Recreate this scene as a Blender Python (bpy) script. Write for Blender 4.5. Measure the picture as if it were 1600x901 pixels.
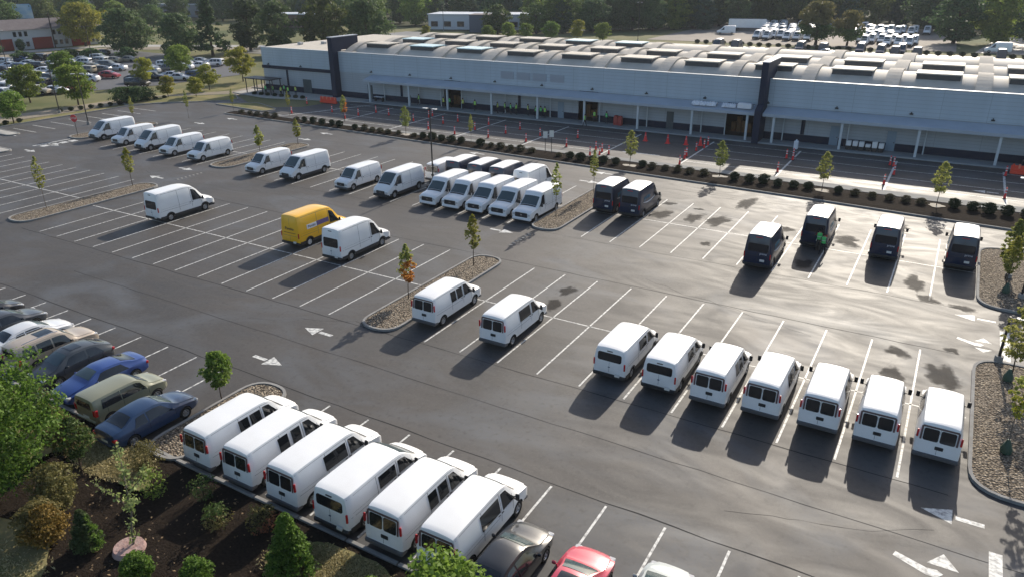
import bpy, math, random
import numpy as np
from mathutils import Vector, Matrix
from math import sin, cos, pi, radians
random.seed(7); rng = np.random.default_rng(7)
for o in list(bpy.data.objects): bpy.data.objects.remove(o)
SC = bpy.context.scene; COL = SC.collection

# ------------------------------------------------------------------ camera
cam_d = bpy.data.cameras.new('camera'); cam = bpy.data.objects.new('camera', cam_d); COL.objects.link(cam)
SC.camera = cam
YAW, PITCH, ROLL = -0.53702, 0.40881, -0.0078
fwd = Vector((sin(YAW)*cos(PITCH), cos(YAW)*cos(PITCH), -sin(PITCH)))
rt = Vector((cos(YAW), -sin(YAW), 0)); up = rt.cross(fwd)
r2 = cos(ROLL)*rt + sin(ROLL)*up; u2 = -sin(ROLL)*rt + cos(ROLL)*up
M = Matrix((r2, u2, -fwd)).transposed().to_4x4(); M.translation = Vector((25.09, -31.67, 20.83))
cam.matrix_world = M
cam_d.lens = 36*1158.2/1600; cam_d.sensor_width = 36; cam_d.clip_end = 4000; cam_d.clip_start = 0.3

# ------------------------------------------------------------------ light
SUN_EL, SUN_AZ = radians(27), radians(-3)           # azimuth from +Y toward +X
w = bpy.data.worlds.new("World"); SC.world = w; w.use_nodes = True
nt = w.node_tree; bg = nt.nodes['Background']
sky = nt.nodes.new('ShaderNodeTexSky'); sky.sky_type = 'NISHITA'; sky.sun_disc = False
sky.sun_elevation = SUN_EL; sky.sun_rotation = SUN_AZ; sky.dust_density = 2.0; sky.altitude = 200
nt.links.new(sky.outputs[0], bg.inputs[0]); bg.inputs[1].default_value = 0.13
sl = bpy.data.lights.new('sun', 'SUN'); sl.energy = 4.7; sl.angle = radians(0.6); sl.color = (1.0, 0.91, 0.78)
so = bpy.data.objects.new('sun', sl); COL.objects.link(so)
sd = Vector((sin(SUN_AZ)*cos(SUN_EL), cos(SUN_AZ)*cos(SUN_EL), sin(SUN_EL)))
so.rotation_euler = sd.to_track_quat('Z', 'Y').to_euler()
SC.view_settings.view_transform = 'Standard'; SC.view_settings.look = 'None'
SC.view_settings.gamma = 1; SC.view_settings.exposure = 0.38
SC.render.engine = 'CYCLES'
HAZE = .00013

# ------------------------------------------------------------------ materials
MATS = {}
def mat(name, col, rough=.6, metal=0., col2=None, scale=4., amt=.5, bump=0., bscale=30., coat=0., trans=0., spec=None, detail=6., stretch=None, objrand=0., emis=None, world=False):
    if name in MATS: return MATS[name]
    if spec is None: spec = .12 if rough >= .85 else (.3 if rough > .65 else .5)
    m = bpy.data.materials.new(name); m.use_nodes = True; n = m.node_tree.nodes; L = m.node_tree.links
    b = n['Principled BSDF']; b.inputs['Base Color'].default_value = (*col, 1); b.inputs['Roughness'].default_value = rough
    b.inputs['Metallic'].default_value = metal; b.inputs['Specular IOR Level'].default_value = spec
    if coat: b.inputs['Coat Weight'].default_value = coat; b.inputs['Coat Roughness'].default_value = .08
    if emis: b.inputs['Emission Color'].default_value = (*emis, 1); b.inputs['Emission Strength'].default_value = 1
    if world: tc = n.new('ShaderNodeNewGeometry'); vec = tc.outputs['Position']
    else: tc = n.new('ShaderNodeTexCoord'); vec = tc.outputs['Object']
    if stretch:
        mp = n.new('ShaderNodeMapping'); mp.inputs['Scale'].default_value = stretch; L.new(vec, mp.inputs[0]); vec = mp.outputs[0]
    cs = None
    if col2 is not None:
        t = n.new('ShaderNodeTexNoise'); t.inputs['Scale'].default_value = scale; t.inputs['Detail'].default_value = detail
        L.new(vec, t.inputs['Vector'])
        r = n.new('ShaderNodeMapRange'); r.inputs[1].default_value = .5-amt/2; r.inputs[2].default_value = .5+amt/2; L.new(t.outputs[0], r.inputs[0])
        x = n.new('ShaderNodeMix'); x.data_type = 'RGBA'; x.inputs[6].default_value = (*col, 1); x.inputs[7].default_value = (*col2, 1)
        L.new(r.outputs[0], x.inputs[0]); cs = x.outputs[2]
    if objrand:
        oi = n.new('ShaderNodeObjectInfo'); hs = n.new('ShaderNodeHueSaturation')
        a = n.new('ShaderNodeMapRange'); a.inputs[3].default_value = .5-objrand*.12; a.inputs[4].default_value = .5+objrand*.06; L.new(oi.outputs['Random'], a.inputs[0])
        a2 = n.new('ShaderNodeMapRange'); a2.inputs[3].default_value = 1-objrand*.5; a2.inputs[4].default_value = 1+objrand*.6
        ml = n.new('ShaderNodeMath'); ml.operation = 'MULTIPLY'; ml.inputs[1].default_value = 7.31; L.new(oi.outputs['Random'], ml.inputs[0])
        fr = n.new('ShaderNodeMath'); fr.operation = 'FRACT'; L.new(ml.outputs[0], fr.inputs[0]); L.new(fr.outputs[0], a2.inputs[0])
        L.new(a.outputs[0], hs.inputs['Hue']); L.new(a2.outputs[0], hs.inputs['Value'])
        if cs: L.new(cs, hs.inputs['Color'])
        else: hs.inputs['Color'].default_value = (*col, 1)
        cs = hs.outputs[0]
    if cs: L.new(cs, b.inputs['Base Color'])
    if bump:
        t2 = n.new('ShaderNodeTexNoise'); t2.inputs['Scale'].default_value = bscale; t2.inputs['Detail'].default_value = 5; L.new(vec, t2.inputs['Vector'])
        bp = n.new('ShaderNodeBump'); bp.inputs['Strength'].default_value = bump; bp.inputs['Distance'].default_value = .05
        L.new(t2.outputs[0], bp.inputs['Height']); L.new(bp.outputs[0], b.inputs['Normal'])
    if trans:
        tr = n.new('ShaderNodeBsdfTranslucent'); ms = n.new('ShaderNodeMixShader'); ms.inputs[0].default_value = trans
        if cs: L.new(cs, tr.inputs[0])
        else: tr.inputs[0].default_value = (*col, 1)
        L.new(b.outputs[0], ms.inputs[1]); L.new(tr.outputs[0], ms.inputs[2]); L.new(ms.outputs[0], n['Material Output'].inputs[0])
    MATS[name] = m; return m

def leafmat(name, c1, c2, trans=.35, objrand=0.):
    """colour varies leaf by leaf and clump by clump"""
    if name in MATS: return MATS[name]
    m = mat(name, c1, .65, spec=.25); n = m.node_tree.nodes; L = m.node_tree.links; b = n['Principled BSDF']
    g = n.new('ShaderNodeNewGeometry'); tc = n.new('ShaderNodeTexCoord'); t = n.new('ShaderNodeTexNoise'); t.inputs['Scale'].default_value = .9
    L.new(tc.outputs['Object'], t.inputs['Vector'])
    a = n.new('ShaderNodeMath'); a.operation = 'ADD'; L.new(g.outputs['Random Per Island'], a.inputs[0]); L.new(t.outputs[0], a.inputs[1])
    r = n.new('ShaderNodeMapRange'); r.inputs[1].default_value = .35; r.inputs[2].default_value = 1.25; L.new(a.outputs[0], r.inputs[0])
    x = n.new('ShaderNodeMix'); x.data_type = 'RGBA'; x.inputs[6].default_value = (*c1, 1); x.inputs[7].default_value = (*c2, 1); L.new(r.outputs[0], x.inputs[0])
    c = x.outputs[2]
    if objrand:
        oi = n.new('ShaderNodeObjectInfo'); hs = n.new('ShaderNodeHueSaturation')
        a1 = n.new('ShaderNodeMapRange'); a1.inputs[3].default_value = .5-.05*objrand; a1.inputs[4].default_value = .5+.03*objrand; L.new(oi.outputs['Random'], a1.inputs[0])
        ml = n.new('ShaderNodeMath'); ml.operation = 'MULTIPLY'; ml.inputs[1].default_value = 7.31; L.new(oi.outputs['Random'], ml.inputs[0])
        fr = n.new('ShaderNodeMath'); fr.operation = 'FRACT'; L.new(ml.outputs[0], fr.inputs[0])
        a2 = n.new('ShaderNodeMapRange'); a2.inputs[3].default_value = 1-.4*objrand; a2.inputs[4].default_value = 1+.5*objrand; L.new(fr.outputs[0], a2.inputs[0])
        L.new(a1.outputs[0], hs.inputs['Hue']); L.new(a2.outputs[0], hs.inputs['Value']); L.new(c, hs.inputs['Color']); c = hs.outputs[0]
    L.new(c, b.inputs['Base Color'])
    tr = n.new('ShaderNodeBsdfTranslucent'); L.new(c, tr.inputs[0]); ms = n.new('ShaderNodeMixShader'); ms.inputs[0].default_value = trans
    L.new(b.outputs[0], ms.inputs[1]); L.new(tr.outputs[0], ms.inputs[2]); L.new(ms.outputs[0], n['Material Output'].inputs[0])
    return m

def asphalt_mat():
    m = mat('asphalt', (.045, .045, .047), .6); n = m.node_tree.nodes; L = m.node_tree.links; b = n['Principled BSDF']
    g = n.new('ShaderNodeNewGeometry'); P = g.outputs['Position']
    def noise(scale, det=5, st=None, off=(0, 0, 0), dist=0.):
        mp = n.new('ShaderNodeMapping'); mp.inputs['Scale'].default_value = st or (1, 1, 1); mp.inputs['Location'].default_value = off; L.new(P, mp.inputs[0])
        t = n.new('ShaderNodeTexNoise'); t.inputs['Scale'].default_value = scale; t.inputs['Detail'].default_value = det; t.inputs['Distortion'].default_value = dist
        L.new(mp.outputs[0], t.inputs['Vector']); return t.outputs[0]
    def rng_(v, a, c, lo=0., hi=1.):
        r = n.new('ShaderNodeMapRange'); r.inputs[1].default_value = a; r.inputs[2].default_value = c; r.inputs[3].default_value = lo; r.inputs[4].default_value = hi; L.new(v, r.inputs[0]); return r.outputs[0]
    def mix(f, a, bb):
        x = n.new('ShaderNodeMix'); x.data_type = 'RGBA'; L.new(f, x.inputs[0])
        for k, v in ((6, a), (7, bb)):
            if isinstance(v, tuple): x.inputs[k].default_value = (*v, 1)
            else: L.new(v, x.inputs[k])
        return x.outputs[2]
    c = mix(rng_(noise(.07, 4, dist=1.), .35, .68), (.025, .023, .024), (.058, .049, .044))          # broad tone
    c = mix(rng_(noise(.11, 6, (1, 1.3, 1), (40, 7, 0), 1.5), .48, .70, 0, .85), c, (.076, .084, .098))   # dusty bluish washes
    c = mix(rng_(noise(1., 5, (.05, .55, 1), (3, 9, 0), .8), .52, .75, 0, .5), c, (.07, .065, .06))    # tyre streaks along the aisles
    c = mix(rng_(noise(.35, 7, None, (11, 0, 0), 2.), .6, .75, 0, .45), c, (.06, .05, .042))      # brown dirt
    c = mix(rng_(noise(1.2, 6, None, (5, 5, 0), 1.), .62, .72, 0, .35), c, (.025, .025, .026))     # dark damp spots
    c = mix(rng_(noise(28, 3), .3, .8, 0, .6), c, (.09, .086, .08))
    c = mix(rng_(noise(6, 8, None, (2, 2, 0)), .5, .75, 0, .5), c, (.085, .078, .07))
    c = mix(rng_(noise(3.1, 8, None, (22, 2, 0)), .55, .75, 0, .5), c, (.022, .020, .020))
    L.new(c, b.inputs['Base Color'])
    ra = rng_(noise(.6, 7, (.25, .6, 1), (9, 2, 0), 2.5), .3, .7, .60, .72)
    L.new(ra, b.inputs['Roughness']); b.inputs['Specular IOR Level'].default_value = .44
    t = noise(30, 6); bp = n.new('ShaderNodeBump'); bp.inputs['Strength'].default_value = .3; bp.inputs['Distance'].default_value = .006
    L.new(t, bp.inputs['Height']); L.new(bp.outputs[0], b.inputs['Normal'])
    return m
ASPH = asphalt_mat()

def paint_mat(name='line_paint', col=(.62, .62, .59), wear=.40):
    m = mat(name, col, .6); n = m.node_tree.nodes; L = m.node_tree.links; b = n['Principled BSDF']
    g = n.new('ShaderNodeNewGeometry'); t = n.new('ShaderNodeTexNoise'); t.inputs['Scale'].default_value = 5.; t.inputs['Detail'].default_value = 8; L.new(g.outputs['Position'], t.inputs['Vector'])
    r = n.new('ShaderNodeMapRange'); r.inputs[1].default_value = wear-.06; r.inputs[2].default_value = wear+.16; L.new(t.outputs[0], r.inputs[0])
    x = n.new('ShaderNodeMix'); x.data_type = 'RGBA'; x.inputs[6].default_value = (.22, .22, .22, 1); x.inputs[7].default_value = (*col, 1); L.new(r.outputs[0], x.inputs[0]); L.new(x.outputs[2], b.inputs['Base Color'])
    return m
LINE = paint_mat()
def gravel_mat(name, cols, scale=5.5, bump=1.):
    m = mat(name, cols[0], .9, spec=.1); n = m.node_tree.nodes; L = m.node_tree.links; b = n['Principled BSDF']
    g = n.new('ShaderNodeNewGeometry'); v = n.new('ShaderNodeTexVoronoi'); v.inputs['Scale'].default_value = scale; L.new(g.outputs['Position'], v.inputs['Vector'])
    cr = n.new('ShaderNodeValToRGB'); sep = n.new('ShaderNodeSeparateColor'); L.new(v.outputs['Color'], sep.inputs[0]); L.new(sep.outputs[0], cr.inputs[0])
    e = cr.color_ramp.elements; e[0].color = (*cols[0], 1); e[1].color = (*cols[-1], 1)
    for i, c in enumerate(cols[1:-1]): k = e.new((i+1)/(len(cols)-1)); k.color = (*c, 1)
    # dark gaps between the stones
    r = n.new('ShaderNodeMapRange'); r.inputs[1].default_value = .25; r.inputs[2].default_value = .75; r.inputs[3].default_value = 1; r.inputs[4].default_value = .25; L.new(v.outputs['Distance'], r.inputs[0])
    x = n.new('ShaderNodeMix'); x.data_type = 'RGBA'; x.blend_type = 'MULTIPLY'; x.inputs[0].default_value = 1; L.new(cr.outputs[0], x.inputs[6]); L.new(r.outputs[0], x.inputs[7]); L.new(x.outputs[2], b.inputs['Base Color'])
    bp = n.new('ShaderNodeBump'); bp.invert = True; bp.inputs['Strength'].default_value = bump; bp.inputs['Distance'].default_value = .08
    L.new(v.outputs['Distance'], bp.inputs['Height']); L.new(bp.outputs[0], b.inputs['Normal']); return m
GRAVEL = gravel_mat('river_gravel', [(.14, .11, .085), (.32, .26, .19), (.22, .185, .15), (.50, .42, .32), (.11, .09, .07)], 9.5)
MULCH = mat('mulch', (.014, .011, .009), .95, col2=(.034, .026, .020), scale=9, amt=.5, bump=.8, bscale=12, world=True, spec=.02)
KERB = mat('kerb_concrete', (.30, .30, .29), .85, col2=(.22, .21, .20), scale=2, amt=.5, world=True)
CONC = mat('pale_concrete', (.42, .41, .38), .85, col2=(.32, .31, .29), scale=.5, amt=.5, world=True)
DRY = mat('dry_grass', (.24, .20, .10), .95, col2=(.13, .14, .05), scale=.35, amt=.35, bump=.6, bscale=6, world=True)
GRASS = mat('grass_ground', (.08, .10, .04), .95, col2=(.20, .18, .09), scale=.06, amt=.35, bump=.5, bscale=3, world=True)
TAN = mat('tan_track', (.30, .26, .21), .9, col2=(.22, .19, .14), scale=.2, amt=.4, world=True)
WHITE = mat('white_paint', (.84, .85, .86), .35, coat=.35, col2=(.74, .74, .73), scale=.8, amt=.6)
NAVY = mat('dark_blue_paint', (.006, .016, .048), .3, coat=.5)
YEL = mat('yellow_paint', (.85, .46, .008), .3, coat=.5)
GLASS = mat('dark_glass', (.012, .014, .016), .08, spec=.8)
WSHIELD = mat('windscreen_glass', (.045, .07, .075), .12, spec=.9)
RUB = mat('black_rubber', (.015, .015, .015), .75)
PLAS = mat('black_plastic', (.022, .022, .024), .5)
RIM = mat('wheel_metal', (.42, .42, .43), .35, .7)
CHROME = mat('bright_metal', (.6, .6, .6), .25, .9)
REDL = mat('red_lens', (.45, .012, .015), .2, coat=.5)
CLEARL = mat('clear_lens', (.55, .55, .55), .12, coat=.5)
PLATE = mat('plate_white', (.65, .65, .62), .5)
WELL = mat('wheel_well', (.008, .008, .008), .9)
SEAM = mat('panel_gap', (.10, .10, .11), .6)

# ------------------------------------------------------------------ helpers
def tag(o, label=None, cat=None, group=None, kind=None):
    if label: o['label'] = label
    if cat: o['category'] = cat
    if group: o['group'] = group
    if kind: o['kind'] = kind
    return o
def empty(name, loc=(0, 0, 0), rz=0, label=None, cat=None, group=None, kind=None):
    o = bpy.data.objects.new(name, None); o.empty_display_size = .2; COL.objects.link(o); o.location = loc; o.rotation_euler = (0, 0, rz)
    return tag(o, label, cat, group, kind)
def link(name, me, parent=None, loc=None, rz=0):
    o = bpy.data.objects.new(name, me); COL.objects.link(o)
    if parent is not None: o.parent = parent
    if loc is not None: o.location = loc
    if rz: o.rotation_euler = (0, 0, rz)
    return o
def copy_tree(o, parent=None):
    c = o.copy(); COL.objects.link(c)
    if parent is not None: c.parent = parent; c.matrix_parent_inverse = Matrix()
    for k in o.children: copy_tree(k, c)
    return c
class MB:
    def __init__(s): s.v = []; s.f = []; s.m = []; s.sm = []
    def add(s, vs, fs, mi=0, smooth=False):
        o = len(s.v); s.v += [tuple(p) for p in vs]; s.f += [tuple(i+o for i in f) for f in fs]; s.m += [mi]*len(fs); s.sm += [smooth]*len(fs); return s
    def box(s, x0, x1, y0, y1, z0, z1, mi=0, bev=0.):
        if bev <= 0:
            v = [(x0, y0, z0), (x1, y0, z0), (x1, y1, z0), (x0, y1, z0), (x0, y0, z1), (x1, y0, z1), (x1, y1, z1), (x0, y1, z1)]
            return s.add(v, [(3, 2, 1, 0), (4, 5, 6, 7), (0, 1, 5, 4), (1, 2, 6, 5), (2, 3, 7, 6), (3, 0, 4, 7)], mi)
        b = min(bev, (x1-x0)*.45, (y1-y0)*.45, (z1-z0)*.45); rings = []
        for z, i in ((z0, b), (z0+b, 0), (z1-b, 0), (z1, b)):
            X0, X1, Y0, Y1 = x0+i, x1-i, y0+i, y1-i
            rings.append([(X0+b, Y0, z), (X1-b, Y0, z), (X1, Y0+b, z), (X1, Y1-b, z), (X1-b, Y1, z), (X0+b, Y1, z), (X0, Y1-b, z), (X0, Y0+b, z)])
        v = sum(rings, []); f = [tuple(reversed(range(8))), tuple(range(24, 32))]
        for k in range(3):
            for j in range(8): a = k*8+j; c = k*8+(j+1) % 8; f.append((a, c, c+8, a+8))
        return s.add(v, f, mi)
    def tube(s, pts, rad, n=8, mi=0, smooth=True, cap=True):
        pts = [Vector(p) for p in pts]; rad = rad if hasattr(rad, '__len__') else [rad]*len(pts); v = []; 
        for i, p in enumerate(pts):
            d = (pts[min(i+1, len(pts)-1)]-pts[max(i-1, 0)]).normalized()
            a = d.cross(Vector((0, 0, 1)) if abs(d.z) < .9 else Vector((1, 0, 0))).normalized(); b = d.cross(a)
            for k in range(n): t = 2*pi*k/n; v.append(p+(a*cos(t)+b*sin(t))*rad[i])
        f = [(i*n+k, i*n+(k+1) % n, (i+1)*n+(k+1) % n, (i+1)*n+k) for i in range(len(pts)-1) for k in range(n)]
        s.add(v, f, mi, smooth)
        if cap: s.add([v[k] for k in range(n)], [tuple(range(n))], mi); s.add(v[-n:], [tuple(reversed(range(n)))], mi)
        return s
    def prism(s, pts, z0, z1, mi=0):
        n = len(pts); v = [(x, y, z0) for x, y in pts]+[(x, y, z1) for x, y in pts]
        return s.add(v, [tuple(reversed(range(n))), tuple(range(n, 2*n))]+[(i, (i+1) % n, (i+1) % n+n, i+n) for i in range(n)], mi)
    def sheet(s, pts, z, mi=0): return s.add([(x, y, z) for x, y in pts], [tuple(range(len(pts)))], mi)
    def rect(s, x0, x1, y0, y1, z, mi=0): return s.sheet([(x0, y0), (x1, y0), (x1, y1), (x0, y1)], z, mi)
    def mesh(s, name, mats):
        me = bpy.data.meshes.new(name); me.from_pydata(s.v, [], s.f)
        for m in (mats if isinstance(mats, (list, tuple)) else [mats]): me.materials.append(m)
        me.polygons.foreach_set('material_index', s.m); me.polygons.foreach_set('use_smooth', s.sm); me.update(); return me
    def build(s, name, mats, parent=None, loc=None, rz=0, **k): return tag(link(name, s.mesh(name, mats), parent, loc, rz), **k)
def text_mesh(txt, size, m, thick=.004):
    cu = bpy.data.curves.new('t', 'FONT'); cu.body = txt; cu.size = size; cu.extrude = thick; cu.align_x = 'CENTER'; cu.align_y = 'CENTER'
    o = bpy.data.objects.new('t', cu); COL.objects.link(o); dg = bpy.context.evaluated_depsgraph_get(); dg.update()
    me = bpy.data.meshes.new_from_object(o.evaluated_get(dg)); bpy.data.objects.remove(o); me.materials.clear(); me.materials.append(m); return me
ORD = ['first', 'second', 'third', 'fourth', 'fifth', 'sixth', 'seventh', 'eighth', 'ninth', 'tenth', 'eleventh', 'twelfth']
def rounded(pts, r, n=6):
    out = []; N = len(pts)
    for i in range(N):
        p = Vector((*pts[i],)); a = (Vector(pts[i-1])-p); b = (Vector(pts[(i+1) % N])-p); rr = min(r, a.length*.49, b.length*.49)
        A = p+a.normalized()*rr; B = p+b.normalized()*rr
        for k in range(n+1): t = k/n; q = A*(1-t)**2+p*2*t*(1-t)+B*t*t; out.append((q.x, q.y))
    return out
def inset(pts, d):
    """simple inward offset of a counter-clockwise outline"""
    out = []; N = len(pts)
    for i in range(N):
        a = Vector(pts[i-1]); p = Vector(pts[i]); b = Vector(pts[(i+1) % N]); e1 = (p-a).normalized(); e2 = (b-p).normalized()
        n1 = Vector((-e1.y, e1.x)); n2 = Vector((-e2.y, e2.x)); nn = (n1+n2).normalized(); out.append(tuple(p+nn*d))
    return out

# ------------------------------------------------------------------ ground and paving
MB().rect(-1500, 1500, -400, 2200, -.09).build('ground', GRASS, kind='structure')
lot = [(-94, -15.1), (60, -15.1), (60, 65.0), (-66, 65.0), (-67.5, 57), (-74, 53), (-86.5, 60), (-92.5, 56), (-88, 51.5), (-92, 48), (-94, 43)]
MB().prism(lot, -.08, 0).build('parking_lot', ASPH, kind='structure')
L_ = MB(); lw = .052; z1 = .004
def vline(x, y0, y1, w=lw): L_.rect(x-w, x+w, y0, y1, z1)
def hline(y, x0, x1, w=lw): L_.rect(x0, x1, y-w, y+w, z1)
for k in range(11): vline(2.6*k, 0, 13.8)
hline(6.9, -2.2, 28.5)
for k in range(-16, -2): vline(2.6*k, 0, 13.85)
hline(6.93, -44.9, -5.4)
for k in range(-11, -2): vline(2.6*k-.05 if k > -11 else 2.6*k, -15, -8.2)
for k in range(-22, -11): vline(2.6*k, -15, -8.2)
for k in range(0, 14): vline(2.6*k+.05, -14.9, -8.2)
for k in range(11): vline(2.6*k, 21.9, 35.75)
hline(28.9, -2.6, 28.6)
for k in range(13): vline(-39.1+2.65*k, 22.0, 35.9)
hline(28.9, -44.8, -5.0)
for k in range(12): vline(-49.9-2.68*k if k < 9 else -49.9-2.68*8.0, 22.7, 36.4)
hline(29.3, -72, -48.6)
for k in range(10): vline(-50.2-2.7*k, 1.0, 14.9)
hline(7.8, -75, -48.4)
for k in range(9): L_.rect(-91.5, -85.6, 21.2+2.7*k, 21.33+2.7*k, z1)
for y in (51.5, 55.1, 58.8, 62.5): L_.rect(-62, -11.0, y-.06, y+.06, z1); L_.rect(-.9, 58, y-.06, y+.06, z1)
for x in (-53.5, -43.2, -32.2, -21.8, -10.9, -1.0, 9.7, 20.3, 30.8): L_.rect(x-.11, x+.11, 48.9, 63.2, z1+.004)
L_.sheet([(-64.6, 49.6), (-64.3, 49.6), (-58.2, 64.2), (-58.5, 64.2)], z1+.004)
def arrow(x, y, a, L=2.3, hw=.5, sw=.13, gap=.12):
    c, s = cos(a), sin(a)
    def T(u, v): return (x+u*c-v*s, y+u*s+v*c)
    L_.sheet([T(L/2, 0), T(L/2-1.15, hw), T(L/2-1.15, -hw)], z1); L_.sheet([T(L/2-1.15-gap, sw), T(-L/2, sw), T(-L/2, -sw), T(L/2-1.15-gap, -sw)], z1)
arrow(-6.6, -2.2, pi); arrow(-6.5, -6.4, 0); arrow(28.7, 20.2, pi); arrow(28.2, -1.7, pi)
arrow(-48.9, 16.7, pi); arrow(-49.2, 20.7, 0); arrow(-6.6, 19.9, 0); arrow(-74.6, 17.1, 0); arrow(-75.4, 20.6, 0)
arrow(-70.7, 39.5, 0); arrow(-69.3, 44.2, pi); arrow(-65.9, 49.9, pi); arrow(-48.9, 43, pi); arrow(-48.8, 38.9, 0); arrow(-24.3, 43.1, pi)
arrow(-6.9, 41.9, pi); arrow(-6.8, 38, 0); arrow(-6.9, 52.7, pi, L=5); arrow(29.1, 53.6, pi); arrow(-64, 33, pi)
def twohead(x, y, big=1.):
    L_.sheet([(x-2.2*big, y+.15), (x-.6*big, y-.35), (x-.1*big, y-.35), (x+.2*big, y-.05), (x-.1*big, y+.1), (x-.6*big, y+.05), (x-2.1*big, y+.42)], z1)
    L_.sheet([(x-.6*big, y+.35), (x+.9*big, y+.35), (x+.15*big, y+1.6*big)], z1); L_.sheet([(x-.6*big, y-.6), (x+.15*big, y-1.8*big), (x+.9*big, y-.6)], z1)
twohead(29.1, 16.3, .6); twohead(27.9, -5.4, .72)
L_.rect(30.05, 30.55, 14.6, 18.9, z1); L_.rect(29.5, 29.95, -9.6, -3.2, z1)
for k in range(4): L_.rect(-76.3+.1*k, -75.3+.1*k, 19.2+1.2*k, 20.1+1.2*k, z1)
L_.rect(-77.2, -76.9, 18.8, 23.8, z1)
L_.build('lot_markings', LINE, kind='structure')

CK = MB(); rr_ = random.Random(3)
for (x, y, dx, dy, n_) in ((-12, -3, .9, .25, 12), (8, 16, .8, -.3, 14), (20, -6, .7, .4, 10), (-36, 18, .9, .1, 16), (2, 38, 1., .15, 18), (-60, 18.5, .9, -.2, 12), (24, 4, .1, .9, 9)):
    for k in range(n_):
        x2 = x+dx+rr_.uniform(-.3, .3); y2 = y+dy+rr_.uniform(-.35, .35); w_ = rr_.uniform(.004, .012); CK.sheet([(x, y-w_), (x2, y2-w_), (x2+w_, y2+w_), (x+w_, y+w_)], .0028); x, y = x2, y2
CK.build('tarmac_cracks', mat('crack_tar', (.014, .014, .014), .85, spec=.1), kind='structure')
# trench grates (short dark bars across the aisle) and joints
J = MB()
for k in range(8): J.rect(-46.25, -45.85, 16.9+.5*k, 17.2+.5*k, .004); J.rect(-4.3, -3.95, 16.9+.5*k, 17.2+.5*k, .004, 0)
K_ = MB()
for k in range(7): K_.rect(-46.22, -45.9, 17.22+.5*k, 17.38+.5*k, .005); K_.rect(-4.27, -3.98, 17.22+.5*k, 17.38+.5*k, .005)
K_.build('drain_edges', CONC, kind='structure')
J.build('drain_slots', mat('drain_iron', (.03, .03, .03), .6), kind='structure')
J = MB()
def wob(x0, x1, y, wd=.035, amp=.05):
    n = int((x1-x0)/1.5); P_ = [(x0+(x1-x0)*i/n, y+random.uniform(-amp, amp)) for i in range(n+1)]
    J.add([(a, b-wd*random.uniform(.4, 1.2), .0035) for a, b in P_]+[(a, b+wd*random.uniform(.4, 1.2), .0035) for a, b in P_], [(i, i+1, n+2+i, n+1+i) for i in range(n)])
wob(-44, 28, -.25); wob(-90, 29, -8.0); wob(-30, 50, -3.9, .02); wob(-44, 28, 14.2); wob(-40, 28, 21.4, .02); wob(-60, 40, 39.5, .02)
J.build('asphalt_seams', mat('seam_tar', (.022, .022, .023), .8, spec=.15), kind='structure')

def blotch(cx, cy, rx, ry, seed, n=40):
    r = random.Random(seed); ph = [r.uniform(0, 6.28) for _ in range(6)]; am = [.16, .12, .1, .07, .05, .04]
    out = []
    for i in range(n):
        t = 2*pi*i/n; k = 1+sum(a*sin((j+2)*t+p) for j, (a, p) in enumerate(zip(am, ph)))+r.uniform(-.05, .05); out.append((cx+rx*k*cos(t), cy+ry*k*sin(t)))
    return out
def stain_mat():
    m = mat('damp_stain', (.020, .016, .014), .85, spec=.12); n = m.node_tree.nodes; L = m.node_tree.links; b = n['Principled BSDF']
    at = n.new('ShaderNodeVertexColor'); at.layer_name = 'depth'; g = n.new('ShaderNodeNewGeometry')
    t = n.new('ShaderNodeTexNoise'); t.inputs['Scale'].default_value = 2.2; t.inputs['Detail'].default_value = 9; L.new(g.outputs['Position'], t.inputs['Vector'])
    a = n.new('ShaderNodeMath'); a.operation = 'ADD'; L.new(at.outputs[0], a.inputs[0]); L.new(t.outputs[0], a.inputs[1])
    r = n.new('ShaderNodeMapRange'); r.inputs[1].default_value = .78; r.inputs[2].default_value = 1.12; r.inputs[4].default_value = .58; L.new(a.outputs[0], r.inputs[0])
    L.new(r.outputs[0], b.inputs['Alpha']); return m
V_, F_, A_ = [], [], []
for i, (x, y, rx, ry) in enumerate([(3.7, 31.0, 1.1, 1.2), (6.6, 31.4, .7, 1.6), (8.7, 31.6, 1.0, 1.7), (9.6, 25.3, .4, .6), (14.4, 32.2, .7, .9), (19.4, 31.7, 1.1, 1.4),
        (17.4, 24.6, .8, 1.0), (4.3, 8.6, .5, 1.2), (4.1, 11.2, .5, 1.0), (24.9, 24.6, .7, 1.7), (25.9, 22.0, .8, .7), (24.9, 12.8, .7, .7), (27.3, 10.9, .9, 1.6), (27.6, 14.6, .4, .4), (9.6, 38.2, .7, 2.4),
        (3.2, 34.6, .7, .5), (24.9, 9.7, .6, 1.2), (28.0, 21.5, .9, .5), (6.2, 34.2, .5, .35), (22.6, 37.8, 1.2, .6)]):
    o_ = blotch(x, y, rx*1.25, ry*1.25, i, 36); k0 = len(V_); zz = .006+.0004*i; V_.append((x, y, zz)); A_.append(1.)
    for q in (.35, .7, 1.): V_ += [(x+(px-x)*q, y+(py-y)*q, zz) for px, py in o_]; A_ += [1-q**1.6]*36
    for k in range(36):
        q = (k+1) % 36; F_.append((k0, k0+1+k, k0+1+q))
        for L in (0, 1): F_.append((k0+1+L*36+k, k0+1+(L+1)*36+k, k0+1+(L+1)*36+q, k0+1+L*36+q))
me = MB().add(V_, F_).mesh('wet_stain', stain_mat()); ca = me.color_attributes.new('depth', 'FLOAT_COLOR', 'POINT')
for k, a in enumerate(A_): ca.data[k].color = (a, a, a, 1)
tag(link('wet_stain', me), kind='structure')

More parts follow.
